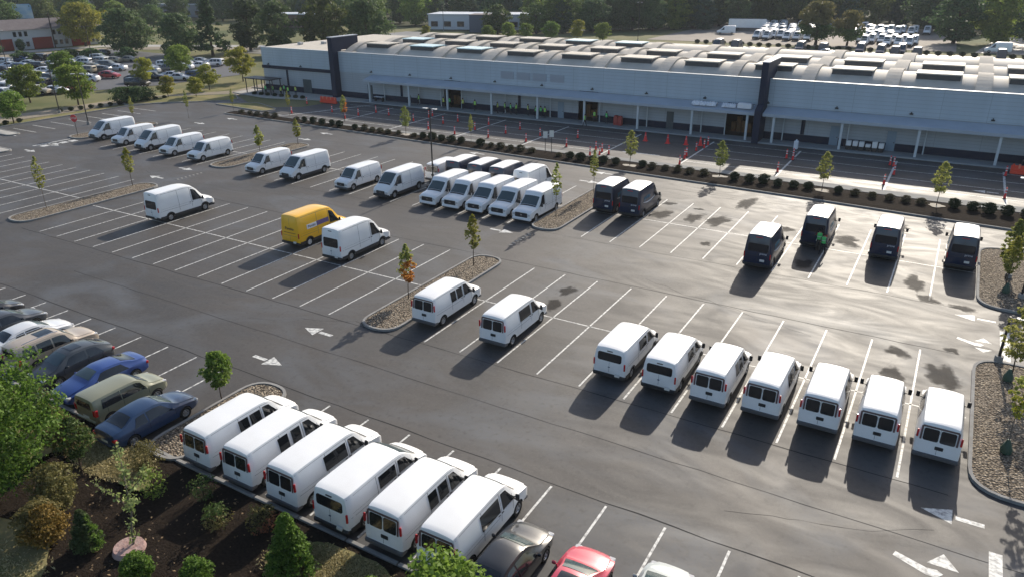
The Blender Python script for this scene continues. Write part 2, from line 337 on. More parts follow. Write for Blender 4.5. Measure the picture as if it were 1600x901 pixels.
def island(pts, top, z=.13, rad=1.2, kname='kerb'):
    o = rounded(pts, rad); i = inset(o, .16); n = len(o); b = MB()
    v = [(x, y, -.05) for x, y in o]+[(x, y, z+.02) for x, y in o]+[(x, y, z+.02) for x, y in i]+[(x, y, z-.05) for x, y in i]
    f = []
    for k in range(n):
        q = (k+1) % n
        for L in range(3): f.append((L*n+k, L*n+q, (L+1)*n+q, (L+1)*n+k))
    b.add(v, f); b.build(kname, KERB, kind='structure')
    # crowned filling, finely divided so that stones can stand proud
    cx = sum(p[0] for p in i)/n; cy = sum(p[1] for p in i)/n; V = []; F = []; R = 5
    for r in range(R):
        t = r/R
        for x, y in i: V.append((x+(cx-x)*t, y+(cy-y)*t, z-.03+.12*math.sin(t*pi/2)))
    V.append((cx, cy, z+.09))
    for r in range(R-1):
        for k in range(n): q = (k+1) % n; F.append((r*n+k, r*n+q, (r+1)*n+q, (r+1)*n+k))
    for k in range(n): F.append(((R-1)*n+k, (R-1)*n+(k+1) % n, R*n))
    MB().add(V, F, 0, True).build('gravel_bed' if top == GRAVEL else 'planting_bed', top, kind='stuff', label='stony gravel filling inside the kerb' if top == GRAVEL else 'dark mulch filling inside the kerb')
island([(-48.2, .3), (-45.0, .3), (-45.0, 14.7), (-48.0, 14.7)], GRAVEL, rad=1.8)
island([(-5.3, -.3), (-2.4, -.3), (-2.6, 14.1), (-5.3, 14.1)], GRAVEL, rad=1.7)
island([(-48.5, 22.7), (-45.0, 22.7), (-45.0, 36.7), (-48.5, 36.7)], GRAVEL, rad=1.8)
island([(-5.2, 21.8), (-2.4, 21.8), (-2.4, 36.3), (-5.2, 36.3)], GRAVEL, rad=1.7)
island([(-78.8, 24.0), (-75.2, 24.0), (-75.2, 36.5), (-78.8, 36.5)], GRAVEL, rad=1.8)
island([(28.7, 22.3), (36, 22.3), (36, 35.4), (28.7, 35.4)], GRAVEL, rad=1.8)
island([(28.65, .5), (36, .5), (36, 14.2), (28.65, 14.2)], GRAVEL, rad=1.8)
island([(-5.2, -15.6), (-2.4, -15.6), (-2.4, -8.2), (-5.2, -8.2)], GRAVEL, rad=1.6)
island([(-90, 14.3), (-76.4, 14.3), (-76.4, 16.2), (-90, 16.2)], CONC, rad=.9)
island([(-100, 20.6), (-86.2, 20.6), (-86.2, 22.4), (-100, 22.4)], CONC, rad=.9)
island([(-96, 43.5), (-82, 56.5), (-88, 61), (-100, 50)], DRY, rad=2.)
island([(-83, 51.8), (-69.6, 50.6), (-69.0, 53.2), (-77, 56.2)], DRY, rad=1.5)
# the long planted median
island([(-74, 46.5), (-58, 46.0), (-41, 45.3), (-20, 44.1), (4, 42.9), (15, 42.3), (27, 41.4), (60, 39.5), (60, 46.6), (27, 47.2), (0, 47.9), (-45, 48.2), (-74, 48.9)], MULCH, rad=.6)
MB().prism([(-60, 48.35), (-45, 48.3), (0, 48.0), (30, 47.4), (60, 47.3), (60, 49.1), (30, 49.2), (0, 49.4), (-60, 49.2)], -.05, .06).build('median_walkway', mat('light_walk', (.30, .30, .285), .9, col2=(.22, .22, .21), scale=.8, world=True), kind='structure')

# bottom landscape: mulch with dry grass patches
bed = MB(); nx, ny = 90, 40
V = []; 
for j in range(ny+1):
    for i in range(nx+1):
        x = -60+130*i/nx; y = -15.35-34*j/ny; V.append((x, y, .04+.10*sin(x*.9)*cos(y*.7)*min(1, (-15.35-y)/2)+random.uniform(-.03, .03)))
bed.add(V, [(j*(nx+1)+i, (j+1)*(nx+1)+i, (j+1)*(nx+1)+i+1, j*(nx+1)+i+1) for j in range(ny) for i in range(nx)], 0, True)
bed.build('mulch_bed', MULCH, kind='stuff', label='dark brown mulch behind the parked vans')
def patch(name, pts, z, m, seed):
    MB().sheet(pts, z).build(name, m, kind='structure')
patch('dry_turf', blotch(-5.2, -16.9, 2.6, 1.15, 3), .17, DRY, 1)
patch('dry_turf', blotch(-2.2, -26.4, 7.4, 4.2, 9), .18, DRY, 2)
patch('dry_turf', blotch(8.9, -17.3, 3.4, 1.5, 5), .17, DRY, 2)
patch('dry_turf', blotch(-12, -18.5, 3.0, 2.0, 8), .175, DRY, 2)
kb = MB()
x = -4.9
for x0 in np.arange(-60, 60, 2.6):
    kb.box(x0+.02, x0+2.56, -15.36, -15.18, -.05, .12, bev=.02)
kb.build('edge_kerb', KERB, kind='structure')
kb = MB()
for a, b in zip([(-94, -15), (-94, 43), (-91.9, 48.1)], [(-94, 43), (-91.9, 48.1), (-88, 51.4)]):
    d = (Vector(b)-Vector(a)).normalized()*.08; kb.prism([(a[0]+d.y, a[1]-d.x), (b[0]+d.y, b[1]-d.x), (b[0]-d.y, b[1]+d.x), (a[0]-d.y, a[1]+d.x)], -.1, .14)
kb.build('west_kerb', KERB, kind='structure')
MB().rect(-103.5, -94.2, -40, 70, -.06).build('verge', DRY, kind='structure')
MB().sheet([(-100, -30), (-96, -30), (-97.5, 30), (-96.5, 48), (-86, 62), (-84, 66.5), (-90, 90), (-100, 120), (-106, 120), (-97, 84), (-92, 64), (-102, 50), (-103, 30)], -.03).build('gravel_track', TAN, kind='structure')
far_lot = [(-220, 20), (-126, 28), (-118.5, 46), (-111, 62), (-109, 80), (-128, 98), (-190, 102), (-212, 60)]
MB().sheet(far_lot, -.025).build('far_parking_lot', mat('old_asphalt', (.085, .085, .09), .7, col2=(.12, .12, .125), scale=.1, world=True), kind='structure')
MB().sheet([(-196, 60), (-188, 100), (-150, 118), (-120, 122), (-118, 128), (-150, 125), (-192, 108), (-204, 62)], -.02).build('street', TAN, kind='structure')
MB().sheet([(-206, 60), (-196, 104), (-150, 126), (-112, 134), (-110, 175), (-118, 175), (-119, 139), (-152, 132), (-201, 110), (-214, 60)], -.03).build('street', CONC, kind='structure')
# service yard behind the building
MB().sheet([(-150, 112), (120, 112), (120, 186), (-150, 190)], -.03).build('service_yard', mat('yard_asphalt', (.16, .155, .15), .55, col2=(.22, .21, .19), scale=.06, world=True), kind='structure')
MB().sheet([(-62, 197), (22, 197), (20, 275), (-62, 275)], -.03).build('gravel_yard', mat('pale_yard', (.30, .26, .22), .85, col2=(.20, .18, .16), scale=.05, world=True), kind='structure')
MB().sheet([(26, 197), (120, 197), (120, 250), (32, 250)], -.03).build('side_yard', mat('grey_yard', (.22, .21, .2), .7, col2=(.3, .28, .26), scale=.2, world=True), kind='structure')

MB().sheet([(-150, 275), (22, 275), (22, 255), (120, 250), (500, 600), (-700, 600), (-700, 150), (-420, 150), (-215, 215), (-112, 198), (-62, 250)], -.04).build('woodland_floor', mat('woodland_soil', (.03, .035, .015), .95, col2=(.05, .055, .02), scale=.3, world=True), kind='structure')
# ------------------------------------------------------------------ building
def wall_mat(name, c, period=1.0):
    m = mat(name, c, .5); n = m.node_tree.nodes; L = m.node_tree.links; b = n['Principled BSDF']
    g = n.new('ShaderNodeNewGeometry'); sx = n.new('ShaderNodeSeparateXYZ'); L.new(g.outputs['Position'], sx.inputs[0])
    def band(sock, per, wd):
        a = n.new('ShaderNodeMath'); a.operation = 'DIVIDE'; a.inputs[1].default_value = per; L.new(sock, a.inputs[0])
        f = n.new('ShaderNodeMath'); f.operation = 'FRACT'; L.new(a.outputs[0], f.inputs[0])
        c_ = n.new('ShaderNodeMath'); c_.operation = 'LESS_THAN'; c_.inputs[1].default_value = wd/per; L.new(f.outputs[0], c_.inputs[0]); return c_.outputs[0]
    mx = n.new('ShaderNodeMath'); mx.operation = 'MAXIMUM'; L.new(band(sx.outputs[2], .45*period, .035), mx.inputs[0]); L.new(band(sx.outputs[0], 4.7, .05), mx.inputs[1])
    t = n.new('ShaderNodeTexNoise'); t.inputs['Scale'].default_value = .25; t.inputs['Detail'].default_value = 4; L.new(g.outputs['Position'], t.inputs['Vector'])
    mpw = n.new('ShaderNodeMapping'); mpw.inputs['Scale'].default_value = (2.2, 1, .25); L.new(g.outputs['Position'], mpw.inputs[0]); L.new(mpw.outputs[0], t.inputs['Vector']); t.inputs['Detail'].default_value = 8
    x0 = n.new('ShaderNodeMix'); x0.data_type = 'RGBA'; x0.inputs[6].default_value = (*[min(1, k*1.1) for k in c], 1); x0.inputs[7].default_value = (*[k*.78 for k in c], 1); L.new(t.outputs[0], x0.inputs[0])
    x = n.new('ShaderNodeMix'); x.data_type = 'RGBA'; L.new(mx.outputs[0], x.inputs[0]); L.new(x0.outputs[2], x.inputs[6]); x.inputs[7].default_value = (*[k*.66 for k in c], 1)
    L.new(x.outputs[2], b.inputs['Base Color']); return m
W_UP = wall_mat('metal_siding', (.41, .49, .56)); W_LO = wall_mat('lower_siding', (.36, .40, .44), .8)
W_DK = mat('dark_slate', (.016, .022, .042), .7, spec=.2); W_FIN = mat('dark_blue_cladding', (.012, .019, .042), .65, spec=.2, col2=(.02, .028, .055), scale=.6)
ROOFW = mat('pale_roof_membrane', (.58, .54, .48), .7, col2=(.42, .38, .32), scale=.5, amt=.6, world=True)
ROOFT = mat('tan_gravel_roof', (.46, .42, .36), .9, col2=(.56, .52, .46), scale=1.2, amt=.6, bump=.6, bscale=6, world=True)
B = empty('distribution_building', (0, 0, 0), label='long low warehouse with blue grey siding, dark base and undulating roof', cat='warehouse')
X0, X1, YF, YB, ZT = -87.6, 62., 67.7, 99., 7.6
m_ = MB(); m_.box(X0, X1, YF, YF+.35, 4.35, ZT); m_.build('upper_wall', W_UP, B)
def wallseg(m, a, b, z0, z1, y=YF+.05): m.box(a, b, y, y+.25, z0, z1)
doors_open = [(-46.6, -43.3), (-22.6, -19.5), (-1.0, 2.6)]
lo = MB(); dk = MB(); xs = X0
for a, b in doors_open+[(X1, X1)]:
    lo.box(xs, a, YF+.06, YF+.3, 1.06, 4.35); dk.box(xs, a, YF+.02, YF+.3, .1, 1.06); xs = b
lo.build('lower_wall', W_LO, B); dk.build('base_wall', W_DK, B)
MB().box(X0, X0+.3, YF+.35, YB, 0, ZT-.02).build('end_wall', W_UP, B)
MB().box(X0, X1, YB, YB+.3, 0, ZT-.3).build('rear_wall', W_UP, B)
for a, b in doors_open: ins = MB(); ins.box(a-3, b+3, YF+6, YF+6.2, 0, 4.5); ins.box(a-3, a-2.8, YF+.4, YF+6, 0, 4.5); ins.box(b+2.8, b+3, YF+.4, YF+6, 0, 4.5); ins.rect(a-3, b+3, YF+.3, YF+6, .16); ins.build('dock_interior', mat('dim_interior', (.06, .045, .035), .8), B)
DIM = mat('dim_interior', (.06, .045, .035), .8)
for a, b in doors_open:
    for k in range(4): MB().box(a+.2+k*.7, a+.75+k*.7, YF+2.5, YF+3.3, .17, .9+random.uniform(0, 1.4)).build('stacked_goods', mat('cardboard', (.28, .14, .06), .8, col2=(.16, .1, .05), scale=3), B)
# dark band and canopies
MB().box(X0-.12, -70.6, YF-.12, YF-.01, 3.95, 4.5).build('dark_band', W_DK, B)
def canopy(a, b):
    m = MB(); v = [(a, YF-.02, 4.28), (b, YF-.02, 4.28), (b, 65.25, 3.72), (a, 65.25, 3.72), (a, YF-.02, 4.1), (b, YF-.02, 4.1), (b, 65.25, 3.36), (a, 65.25, 3.36)]
    m.add(v, [(0, 3, 2, 1), (4, 5, 6, 7), (3, 7, 6, 2), (0, 1, 5, 4), (0, 4, 7, 3), (1, 2, 6, 5)]); m.build('canopy', mat('canopy_metal', (.40, .45, .51), .6, col2=(.33, .38, .44), scale=.5), B)
canopy(-61.3, 3.2); canopy(4.2, X1)
colm = mat('column_grey', (.50, .55, .58), .5)
for x in (-60.3, -52.0, -44.4, -36.2, -28.2, -20.6, -12.5, -4.9, 2.3, 5.6, 13.6, 21.9, 29.9, 38, 46, 54):
    MB().box(x-.14, x+.14, 65.45, 65.73, .15, 3.5, bev=.02).build('column', colm, B)
for x in (-58.6, -51.3, -46.9, -42.9, -34.8, -27.0, -19.0, -11.8, -4.1, -.9, 3.0, 6.5, 14.2, 22.6):
    MB().tube([(x, YF-.35, .16), (x, YF-.35, 4.0)], .08, 8).build('drainpipe', colm, B)
for x in (-81.5, -68.8, -55.2, -32.5, 8.8): MB().box(x-.22, x+.22, YF-.03, YF+.02, 1.1, 3.9).build('wall_pilaster', W_DK, B)
for x, c in ((-77.2, 0), (-76.2, 0), (-62.0, 0), (-25.4, 1), (12.6, 1), (19.0, 1), (-8.6, 0)):
    d = MB().box(x-.5, x+.5, YF-.04, YF+.005, .16, 2.5).build('door', mat('door_blue', (.20, .27, .34), .5) if c else mat('door_dark', (.05, .07, .08), .4), B)
    MB().box(x+.32, x+.4, YF-.1, YF-.045, 1.1, 1.25).build('handle', CHROME, d)
for x in (-34.6, -31.8, -29.0, -26.1):
    m = MB(); m.box(x-1.15, x+1.15, YF-.05, YF+.01, 5.25, 6.3)
    for k in range(9): m.box(x-1.1, x+1.1, YF-.09, YF-.05, 5.3+.11*k, 5.35+.11*k)
    m.build('wall_louvre', mat('louvre_grey', (.34, .38, .44), .6), B)
for x in [-86+8.2*k for k in range(15)]:
    m = MB(); m.box(x-.2, x+.2, YF-.3, YF-.01, 4.62, 4.76, bev=.03); m.box(x-.05, x+.05, YF-.12, YF-.01, 4.76, 4.9); m.build('wall_lamp', PLAS, B)
MB().box(X0, X1, YF-.06, YF+.42, ZT, ZT+.09).build('parapet_cap', mat('cap_pale', (.55, .57, .58), .5), B)
# platform
MB().box(-62, X1, 64.95, YF, -.05, .16).build('loading_platform', mat('platform_concrete', (.30, .32, .33), .8, col2=(.24, .26, .27), scale=.7, world=True), kind='structure')
MB().prism([(-90, 62), (-80, 60.5), (-71, 62.8), (-62, 64.9), (-62, 67.69), (-90, 67.69)], -.05, .1).build('pavement', CONC, kind='structure')
# fins
def fin(x0, x1, y0, ytop, z, step):
    m = MB(); P_ = [(y0-.0, .0), (YF+.9, .0), (YF+.9, z-2.1), (YF+3.2, z-2.1), (YF+3.2, z-2.7), (ytop, z-2.7), (ytop, z), (y0+step, z), (y0+step, 4.7), (y0, 4.1)]
    n = len(P_); v = [(x0, a, b) for a, b in P_]+[(x1, a, b) for a, b in P_]
    m.add(v, [tuple(range(n)), tuple(reversed(range(n, 2*n)))]+[(i, i+n, (i+1) % n+n, (i+1) % n) for i in range(n)]); m.build('dark_fin', W_FIN, B)
    MB().box(x0-.04, x1+.04, y0+step-.05, ytop+.05, z+.002, z+.12).build('fin_cap', mat('cap_grey', (.4, .42, .45), .5), B)
fin(-69.6, -68.6, 66.4, 73.0, 10.0, .0); fin(3.3, 4.1, 64.7, 72.5, 9.75, 1.2)
# roof: vaults running along x between raised tan ribs
MB().rect(X0+.3, X1, YF+.35, YB, 7.0).build('roof_deck', ROOFT, B)
ROW = 10.0; rows = [68.6+ROW*k for k in range(3)]; RIBS = [27.2-9.45*k for k in range(13)]+[36.65, 46.1, 55.5]; RIBS = sorted(x for x in RIBS if x > -69)
MB().box(X0+.3, -66, YF+.35, YB, 7.0, 7.62).build('flat_roof', ROOFT, B)
for q in range(6): MB().box(X0+3+3*q, X0+3.8+3*q, 74+3.1*(q % 3), 74.8+3.1*(q % 3), 7.62, 8.1, bev=.05).build('roof_vent', mat('vent_metal', (.4, .4, .4), .5), B)
def vz(y, y0, crown, base=6.9):
    t = (y-y0)/ROW*2-1; return base+crown*(1-t*t)
sky_pale = mat('skylight_blue', (.42, .60, .66), .3)
for xi in RIBS:
    m = MB(); hw = .8; pts = []
    for y0 in rows:
        for k in range(13):
            t = k/12; pts.append((y0+ROW*t, (8.3+.7*sin(pi*t)) if (y0 > 70 or t > .5) else 7.55+1.45*sin(pi*t)))
    n = len(pts); v = [(xi-hw, a, b) for a, b in pts]+[(xi+hw, a, b) for a, b in pts]+[(xi-hw, a, 6.8) for a, b in pts]+[(xi+hw, a, 6.8) for a, b in pts]
    f = []
    for i in range(n-1): f += [(i, n+i, n+i+1, i+1), (n+i, 3*n+i, 3*n+i+1, n+i+1), (2*n+i, i, i+1, 2*n+i+1)]
    m.add(v, f, 0, False); m.build('roof_rib', ROOFT, B)
allr = [-66]+RIBS+[X1]
for a, b in zip(allr[:-1], allr[1:]):
    a1, b1 = a+(.8 if a in RIBS else 0), b-(.8 if b in RIBS else 0)
    if b1-a1 < 1.5: continue
    for ri, y0 in enumerate(rows):
        m = MB(); V = []; K = 20
        for xx in (a1, b1):
            for k in range(K+1): V.append((xx, y0+ROW*k/K, vz(y0+ROW*k/K, y0, 1.85)))
        m.add(V, [(k, K+1+k, K+2+k, k+1) for k in range(K)], 0, True); m.build('roof_vault', ROOFW, B)
        if b1-a1 < 5 or (ri == 2 and a > -25): continue
        c = (a1+b1)/2; h = 2.3; blue = (a < -20 and (int(a)+ri) % 3 == 0); yc = y0+ROW*.34
        s_ = MB(); s_.box(c-h, c+h, yc-1.0, yc+2.2, 7.6, 8.85, 0); sk = s_.build('skylight', mat('clerestory_dark', (.035, .04, .05), .4), B)
        MB().box(c-h-.12, c+h+.12, yc-1.15, yc+2.4, 8.852, 8.98, 0).build('skylight_lid', sky_pale if blue else ROOFW, sk)

# things on and around the building
def lumpy(name, L, W, H, m, seed, n=26, **k):
    r = random.Random(seed); b = MB(); V = []; 
    for i in range(n+1):
        for j in range(9):
            t = pi*j/8; rr = 1+r.uniform(-.22, .22); V.append((-L/2+L*i/n, -cos(t)*W/2*rr, sin(t)*H*rr))
    b.add(V, [(i*9+j, (i+1)*9+j, (i+1)*9+j+1, i*9+j+1) for i in range(n) for j in range(8)]); return b.build(name, m, **k)
sheetm = mat('white_sheeting', (.72, .74, .78), .5)
for x, L, lab, s in ((-3.6, 3.2, 'crumpled white plastic sheeting heaped on the canopy, left heap', 1), (-.3, 1.8, 'small crumpled white sheeting heap on the canopy beside the white box', 2)):
    o = lumpy('plastic_sheeting', L, 1.1, .45, sheetm, s, label=lab, cat='plastic sheeting'); o.location = (x, 66.4, 4.0)
o = MB().box(-.9, .9, -.5, .5, 0, .6, bev=.05).box(-.8, .8, -.42, .42, .602, .66).build('white_box', sheetm, label='white boxy unit lying on the canopy next to the dark fin', cat='box'); o.location = (1.7, 66.2, 4.02)
for i in range(6):
    e = empty('crate_stack', (14.6+.72*i, 66.1+.1*(i % 2), .16), label='stack of white crates on a black dolly, %s from the left under the canopy' % ORD[i], cat='crate stack', group='crate stacks on the platform')
    MB().box(-.3, .3, -.3, .3, .08, .5, bev=.02).build('dolly', PLAS, e)
    hh = random.choice([.35, .6, .75])
    MB().box(-.28, .28, -.28, .28, .505, .5+hh, bev=.03).build('crate', mat('white_crate', (.7, .7, .7), .5), e)
def rack_barrier(x, y, L, lab, rz=0, n=8):
    e = empty('plastic_barrier', (x, y, 0), rz, label=lab, cat='barrier')
    om = mat('orange_plastic', (.75, .07, .03), .5)
    m = MB(); m.box(-L/2, L/2, -.25, .25, .02, .35, bev=.06); m.box(-L/2, L/2, -.1, .1, .35, .95, bev=.04); m.build('body', om, e)
    for k in range(n): MB().box(-L/2+L*(k+.25)/n, -L/2+L*(k+.6)/n, -.13, .13, .62, 1.08, bev=.03).build('panel', mat('orange_pale', (.8, .25, .15), .5) if k % 2 else om, e)
rack_barrier(-66.2, 61.8, 3.6, 'orange red water filled barrier on the road beside the left dark fin'); rack_barrier(34.5, 63.0, 6.4, 'long orange red barrier row at the far right end of the coned road', n=12)
e = empty('utility_cart', (33.6, 65.9, .16), label='white topped utility cart behind the orange barrier on the right', cat='cart')
MB().box(-1.1, 1.1, -.6, .6, 1.5, 1.62, bev=.04).build('cart_roof', mat('white_crate', (.7, .7, .7), .5), e); MB().box(-1.2, 1.2, -.6, .6, .25, .8, bev=.08).build('cart_body', PLAS, e)
for sx in (-1, 1):
    for sy in (-.55, .55): MB().tube([(sx, sy, .8), (sx, sy, 1.5)], .03).build('post', PLAS, e); MB().tube([(sx*.8, sy-.05, .2), (sx*.8, sy+.05, .2)], .2, 14).build('wheel', RUB, e)
e = empty('shelter', (-84.2, 64.2, .1), label='dark framed open shelter at the left corner of the warehouse', cat='shelter')
MB().box(-3.4, 3.4, -1.4, 1.4, 2.5, 2.68, bev=.03).build('roof', PLAS, e)
for x in (-3.1, -1, 1, 3.1):
    for y in (-1.2, 1.2): MB().box(x-.06, x+.06, y-.06, y+.06, 0, 2.5).build('post', PLAS, e)
MB().box(-2.8, 2.8, -.4, .4, .68, .76).build('bench_top', mat('bench_dark', (.07, .08, .07), .6), e)
e = empty('folding_table', (-59.2, 66.6, .16), label='small pale table on the platform under the left end of the canopy', cat='table')
MB().box(-.9, .9, -.35, .35, .7, .75).build('table_top', sheetm, e)
for sx in (-.8, .8): MB().box(sx-.03, sx+.03, -.3, .3, 0, .7).build('leg', PLAS, e)

# ------------------------------------------------------------------ vehicles
def pchip(xs, ys, x):
    xs = np.asarray(xs, float); ys = np.asarray(ys, float); h = np.diff(xs); d = np.diff(ys)/h; m = np.zeros_like(ys); m[0] = d[0]; m[-1] = d[-1]
    for i in range(1, len(xs)-1):
        if d[i-1]*d[i] > 0: w1 = 2*h[i]+h[i-1]; w2 = h[i]+2*h[i-1]; m[i] = (w1+w2)/(w1/d[i-1]+w2/d[i])
    i = np.clip(np.searchsorted(xs, x)-1, 0, len(xs)-2); t = (x-xs[i])/h[i]
    return (2*t**3-3*t*t+1)*ys[i]+(t**3-2*t*t+t)*h[i]*m[i]+(-2*t**3+3*t*t)*ys[i+1]+(t**3-t*t)*h[i]*m[i+1]
class Shell:
    """car or van body: stations (y, z_bottom, z_shoulder, z_top, half width, half roof width, corner radius)"""
    def __init__(s, st, crown=.04, tilt=0., tz=.9): s.st = np.array(st, float); s.crown = crown; s.tilt = tilt; s.tz = tz; s.yr = s.st[0, 0]
    def par(s, y): return [pchip(s.st[:, 0], s.st[:, k], y) for k in range(1, 7)]
    def dfm(s, p):
        x, y, z = p
        if s.tilt and z > s.tz: k = max(0., min(1., (s.yr+1.0-y)/1.0)); y += s.tilt*(z-s.tz)*k
        return (x, y, z)
    def ring(s, y):
        zb, zs, zt, w, wt, r = s.par(y); c = s.crown
        return [(0, zb), (w*.9, zb), (w*.985, zb+.08), (w, zb+.45*(zs-zb)), (w*.995, zs), ((w*.995+wt)/2+.012, (zs+zt-r)/2), (wt, zt-r), (wt-.3*r, zt-.3*r), (wt-r, zt-.01), (wt*.5, zt+c*.7), (0, zt+c)]
    def side(s, y, f):
        R = s.ring(y); a, b, c = R[4], R[5], R[6]
        if f < 0: q = R[3]; t = 1+f; return ((q[0]+(a[0]-q[0])*t), q[1]+(a[1]-q[1])*t)
        if f < .5: t = f*2; return (a[0]+(b[0]-a[0])*t, a[1]+(b[1]-a[1])*t)
        t = (f-.5)*2; return (b[0]+(c[0]-b[0])*t, b[1]+(c[1]-b[1])*t)
    def top(s, y, t):
        R = s.ring(y); a = abs(t); p, q, e = R[10], R[9], R[8]
        if a < .55: k = a/.55; x, z = p[0]+(q[0]-p[0])*k, p[1]+(q[1]-p[1])*k
        else: k = (a-.55)/.45; x, z = q[0]+(e[0]-q[0])*k, q[1]+(e[1]-q[1])*k
        return (x if t >= 0 else -x, z)
    def body(s, n=3):
        ys = []
        for a, b in zip(s.st[:-1, 0], s.st[1:, 0]): k = max(1, min(n, int((b-a)/.12))); ys += list(np.linspace(a, b, k, endpoint=False))
        ys.append(s.st[-1, 0]); V = []; 
        for y in ys:
            R = s.ring(y); V += [s.dfm((x, y, z)) for x, z in R]+[s.dfm((-x, y, z)) for x, z in reversed(R[1:-1])]
        N = 20; F = [(i*N+k, i*N+(k+1) % N, (i+1)*N+(k+1) % N, (i+1)*N+k) for i in range(len(ys)-1) for k in range(N)]
        m = MB(); m.add(V, [tuple(reversed(f)) for f in F], 0, True); m.f.append(tuple(range(N))); m.f.append(tuple(reversed(range((len(ys)-1)*N, len(ys)*N)))); m.m += [0, 0]; m.sm += [False, False]; return m
    def side_patch(s, m, sgn, yb0, yb1, yt0, yt1, f0, f1, off=.012, mi=0, n=8):
        V = []; K = 4
        for j in range(K+1):
            f = f0+(f1-f0)*j/K; u = j/K
            for i in range(n+1):
                y = (yb0+(yt0-yb0)*u)*(1-i/n)+(yb1+(yt1-yb1)*u)*i/n; x, z = s.side(y, f); V.append(s.dfm((sgn*(x+off), y, z)))
        F = [(j*(n+1)+i, j*(n+1)+i+1, (j+1)*(n+1)+i+1, (j+1)*(n+1)+i) for j in range(K) for i in range(n)]
        m.add(V, F if sgn > 0 else [tuple(reversed(f)) for f in F], mi, True)
    def top_patch(s, m, y0, y1, t0=-.93, t1=.93, off=.012, mi=0, n=8, nx=8, nar=0.):
        V = []
        for j in range(n+1):
            y = y0+(y1-y0)*j/n; e = .03; za = s.top(y-e, 0)[1]; zb_ = s.top(y+e, 0)[1]; sl_ = (zb_-za)/(2*e); L = math.sqrt(1+sl_*sl_); ny, nz = -sl_/L, 1/L
            k = 1-nar*(j/n)
            for i in range(nx+1):
                t = (t0+(t1-t0)*i/nx)*k; x, z = s.top(y, t); V.append(s.dfm((x, y+ny*off, z+nz*off)))
        m.add(V, [(j*(nx+1)+i, j*(nx+1)+i+1, (j+1)*(nx+1)+i+1, (j+1)*(nx+1)+i) for j in range(n) for i in range(nx)], mi, True)
def rrect_y(m, cx, cz, w_, h_, y, th=.012, r=.05, mi=0, sh=None, facing=-1, n=4):
    P_ = []
    for (sx, sz, a0) in ((1, 1, 0), (-1, 1, pi/2), (-1, -1, pi), (1, -1, 3*pi/2)):
        for k in range(n+1): a = a0+pi/2*k/n; P_.append((cx+sx*(w_/2-r)+r*cos(a), cz+sz*(h_/2-r)+r*sin(a)))
    N = len(P_); V = [(x, y+facing*th, z) for x, z in P_]+[(x, y, z) for x, z in P_]
    if sh: V = [sh.dfm(p) for p in V]
    F = [tuple(range(N)) if facing < 0 else tuple(reversed(range(N)))]+[(i, i+N, (i+1) % N+N, (i+1) % N) for i in range(N)]; m.add(V, F, mi)
def wheel(parent, x, y, R, wd=.24, rimm=RIM, detail=True):
    sg = 1 if x > 0 else -1
    m = MB(); prof = [(-wd/2, R*.62), (-wd/2, R*.93), (-wd/2+.03, R), (wd/2-.03, R), (wd/2, R*.93), (wd/2, R*.62), (wd/2-.06, R*.6)]; n = 24 if detail else 12
    V = [(px, pr*cos(2*pi*k/n), pr*sin(2*pi*k/n)) for px, pr in prof for k in range(n)]
    m.add(V, [(i*n+k, (i+1)*n+k, (i+1)*n+(k+1) % n, i*n+(k+1) % n) for i in range(len(prof)-1) for k in range(n)], 0, True); 
    o = m.build('wheel', RUB, parent); o.location = (x, y, R)
    if detail:
        r_ = MB(); prof = [(sg*(wd/2-.05), R*.62), (sg*(wd/2-.015), R*.6), (sg*(wd/2-.02), R*.5), (sg*(wd/2-.06), R*.42), (sg*(wd/2-.04), R*.2), (sg*(wd/2), R*.16), (sg*(wd/2), .001)]
        V = [(px, pr*cos(2*pi*k/n), pr*sin(2*pi*k/n)) for px, pr in prof for k in range(n)]
        r_.add(V, [(i*n+k, (i+1)*n+k, (i+1)*n+(k+1) % n, i*n+(k+1) % n) for i in range(len(prof)-1) for k in range(n)], 0, False)
        for k in range(6):
            a = 2*pi*k/6; r_.tube([(sg*(wd/2-.049), R*.4*cos(a), R*.4*sin(a)), (sg*(wd/2-.03), R*.4*cos(a), R*.4*sin(a))], R*.07, 6, 1)
        r_.build('rim', [rimm, RUB], o)
    return o
def cut_wheels(me, wheels, R):
    o = bpy.data.objects.new('tmp', me); COL.objects.link(o); tmp = []
    me.materials.append(WELL)
    for y in wheels:
        c = MB(); n = 28; rr = R*1.14; V = [(x, y+rr*cos(2*pi*k/n), R+rr*sin(2*pi*k/n)) for x in (-1.4, 1.4) for k in range(n)]
        c.add(V, [(k, (k+1) % n, n+(k+1) % n, n+k) for k in range(n)]+[tuple(reversed(range(n))), tuple(range(n, 2*n))]); cm = c.mesh('c', WELL)
        co = bpy.data.objects.new('c', cm); COL.objects.link(co); tmp.append(co); md = o.modifiers.new('b', 'BOOLEAN'); md.object = co; md.operation = 'DIFFERENCE'; md.solver = 'EXACT'
    dg = bpy.context.evaluated_depsgraph_get(); dg.update(); out = bpy.data.meshes.new_from_object(o.evaluated_get(dg))
    for t in tmp+[o]: bpy.data.objects.remove(t)
    wi = len(out.materials)-1
    for k, mm in enumerate(out.materials):
        if mm and mm.name.startswith('wheel_well'): wi = k
    for p in out.polygons:
        for y in wheels:
            d = math.hypot(p.center.y-y, p.center.z-R)
            if d < R*1.145 and abs(p.normal.x) < .5 and abs(p.center.x) < 1.2 and p.area > 1e-5 and abs(d-R*1.13) < R*.06: p.material_index = wi; p.use_smooth = False
    out.set_sharp_from_angle(angle=radians(38)); return out

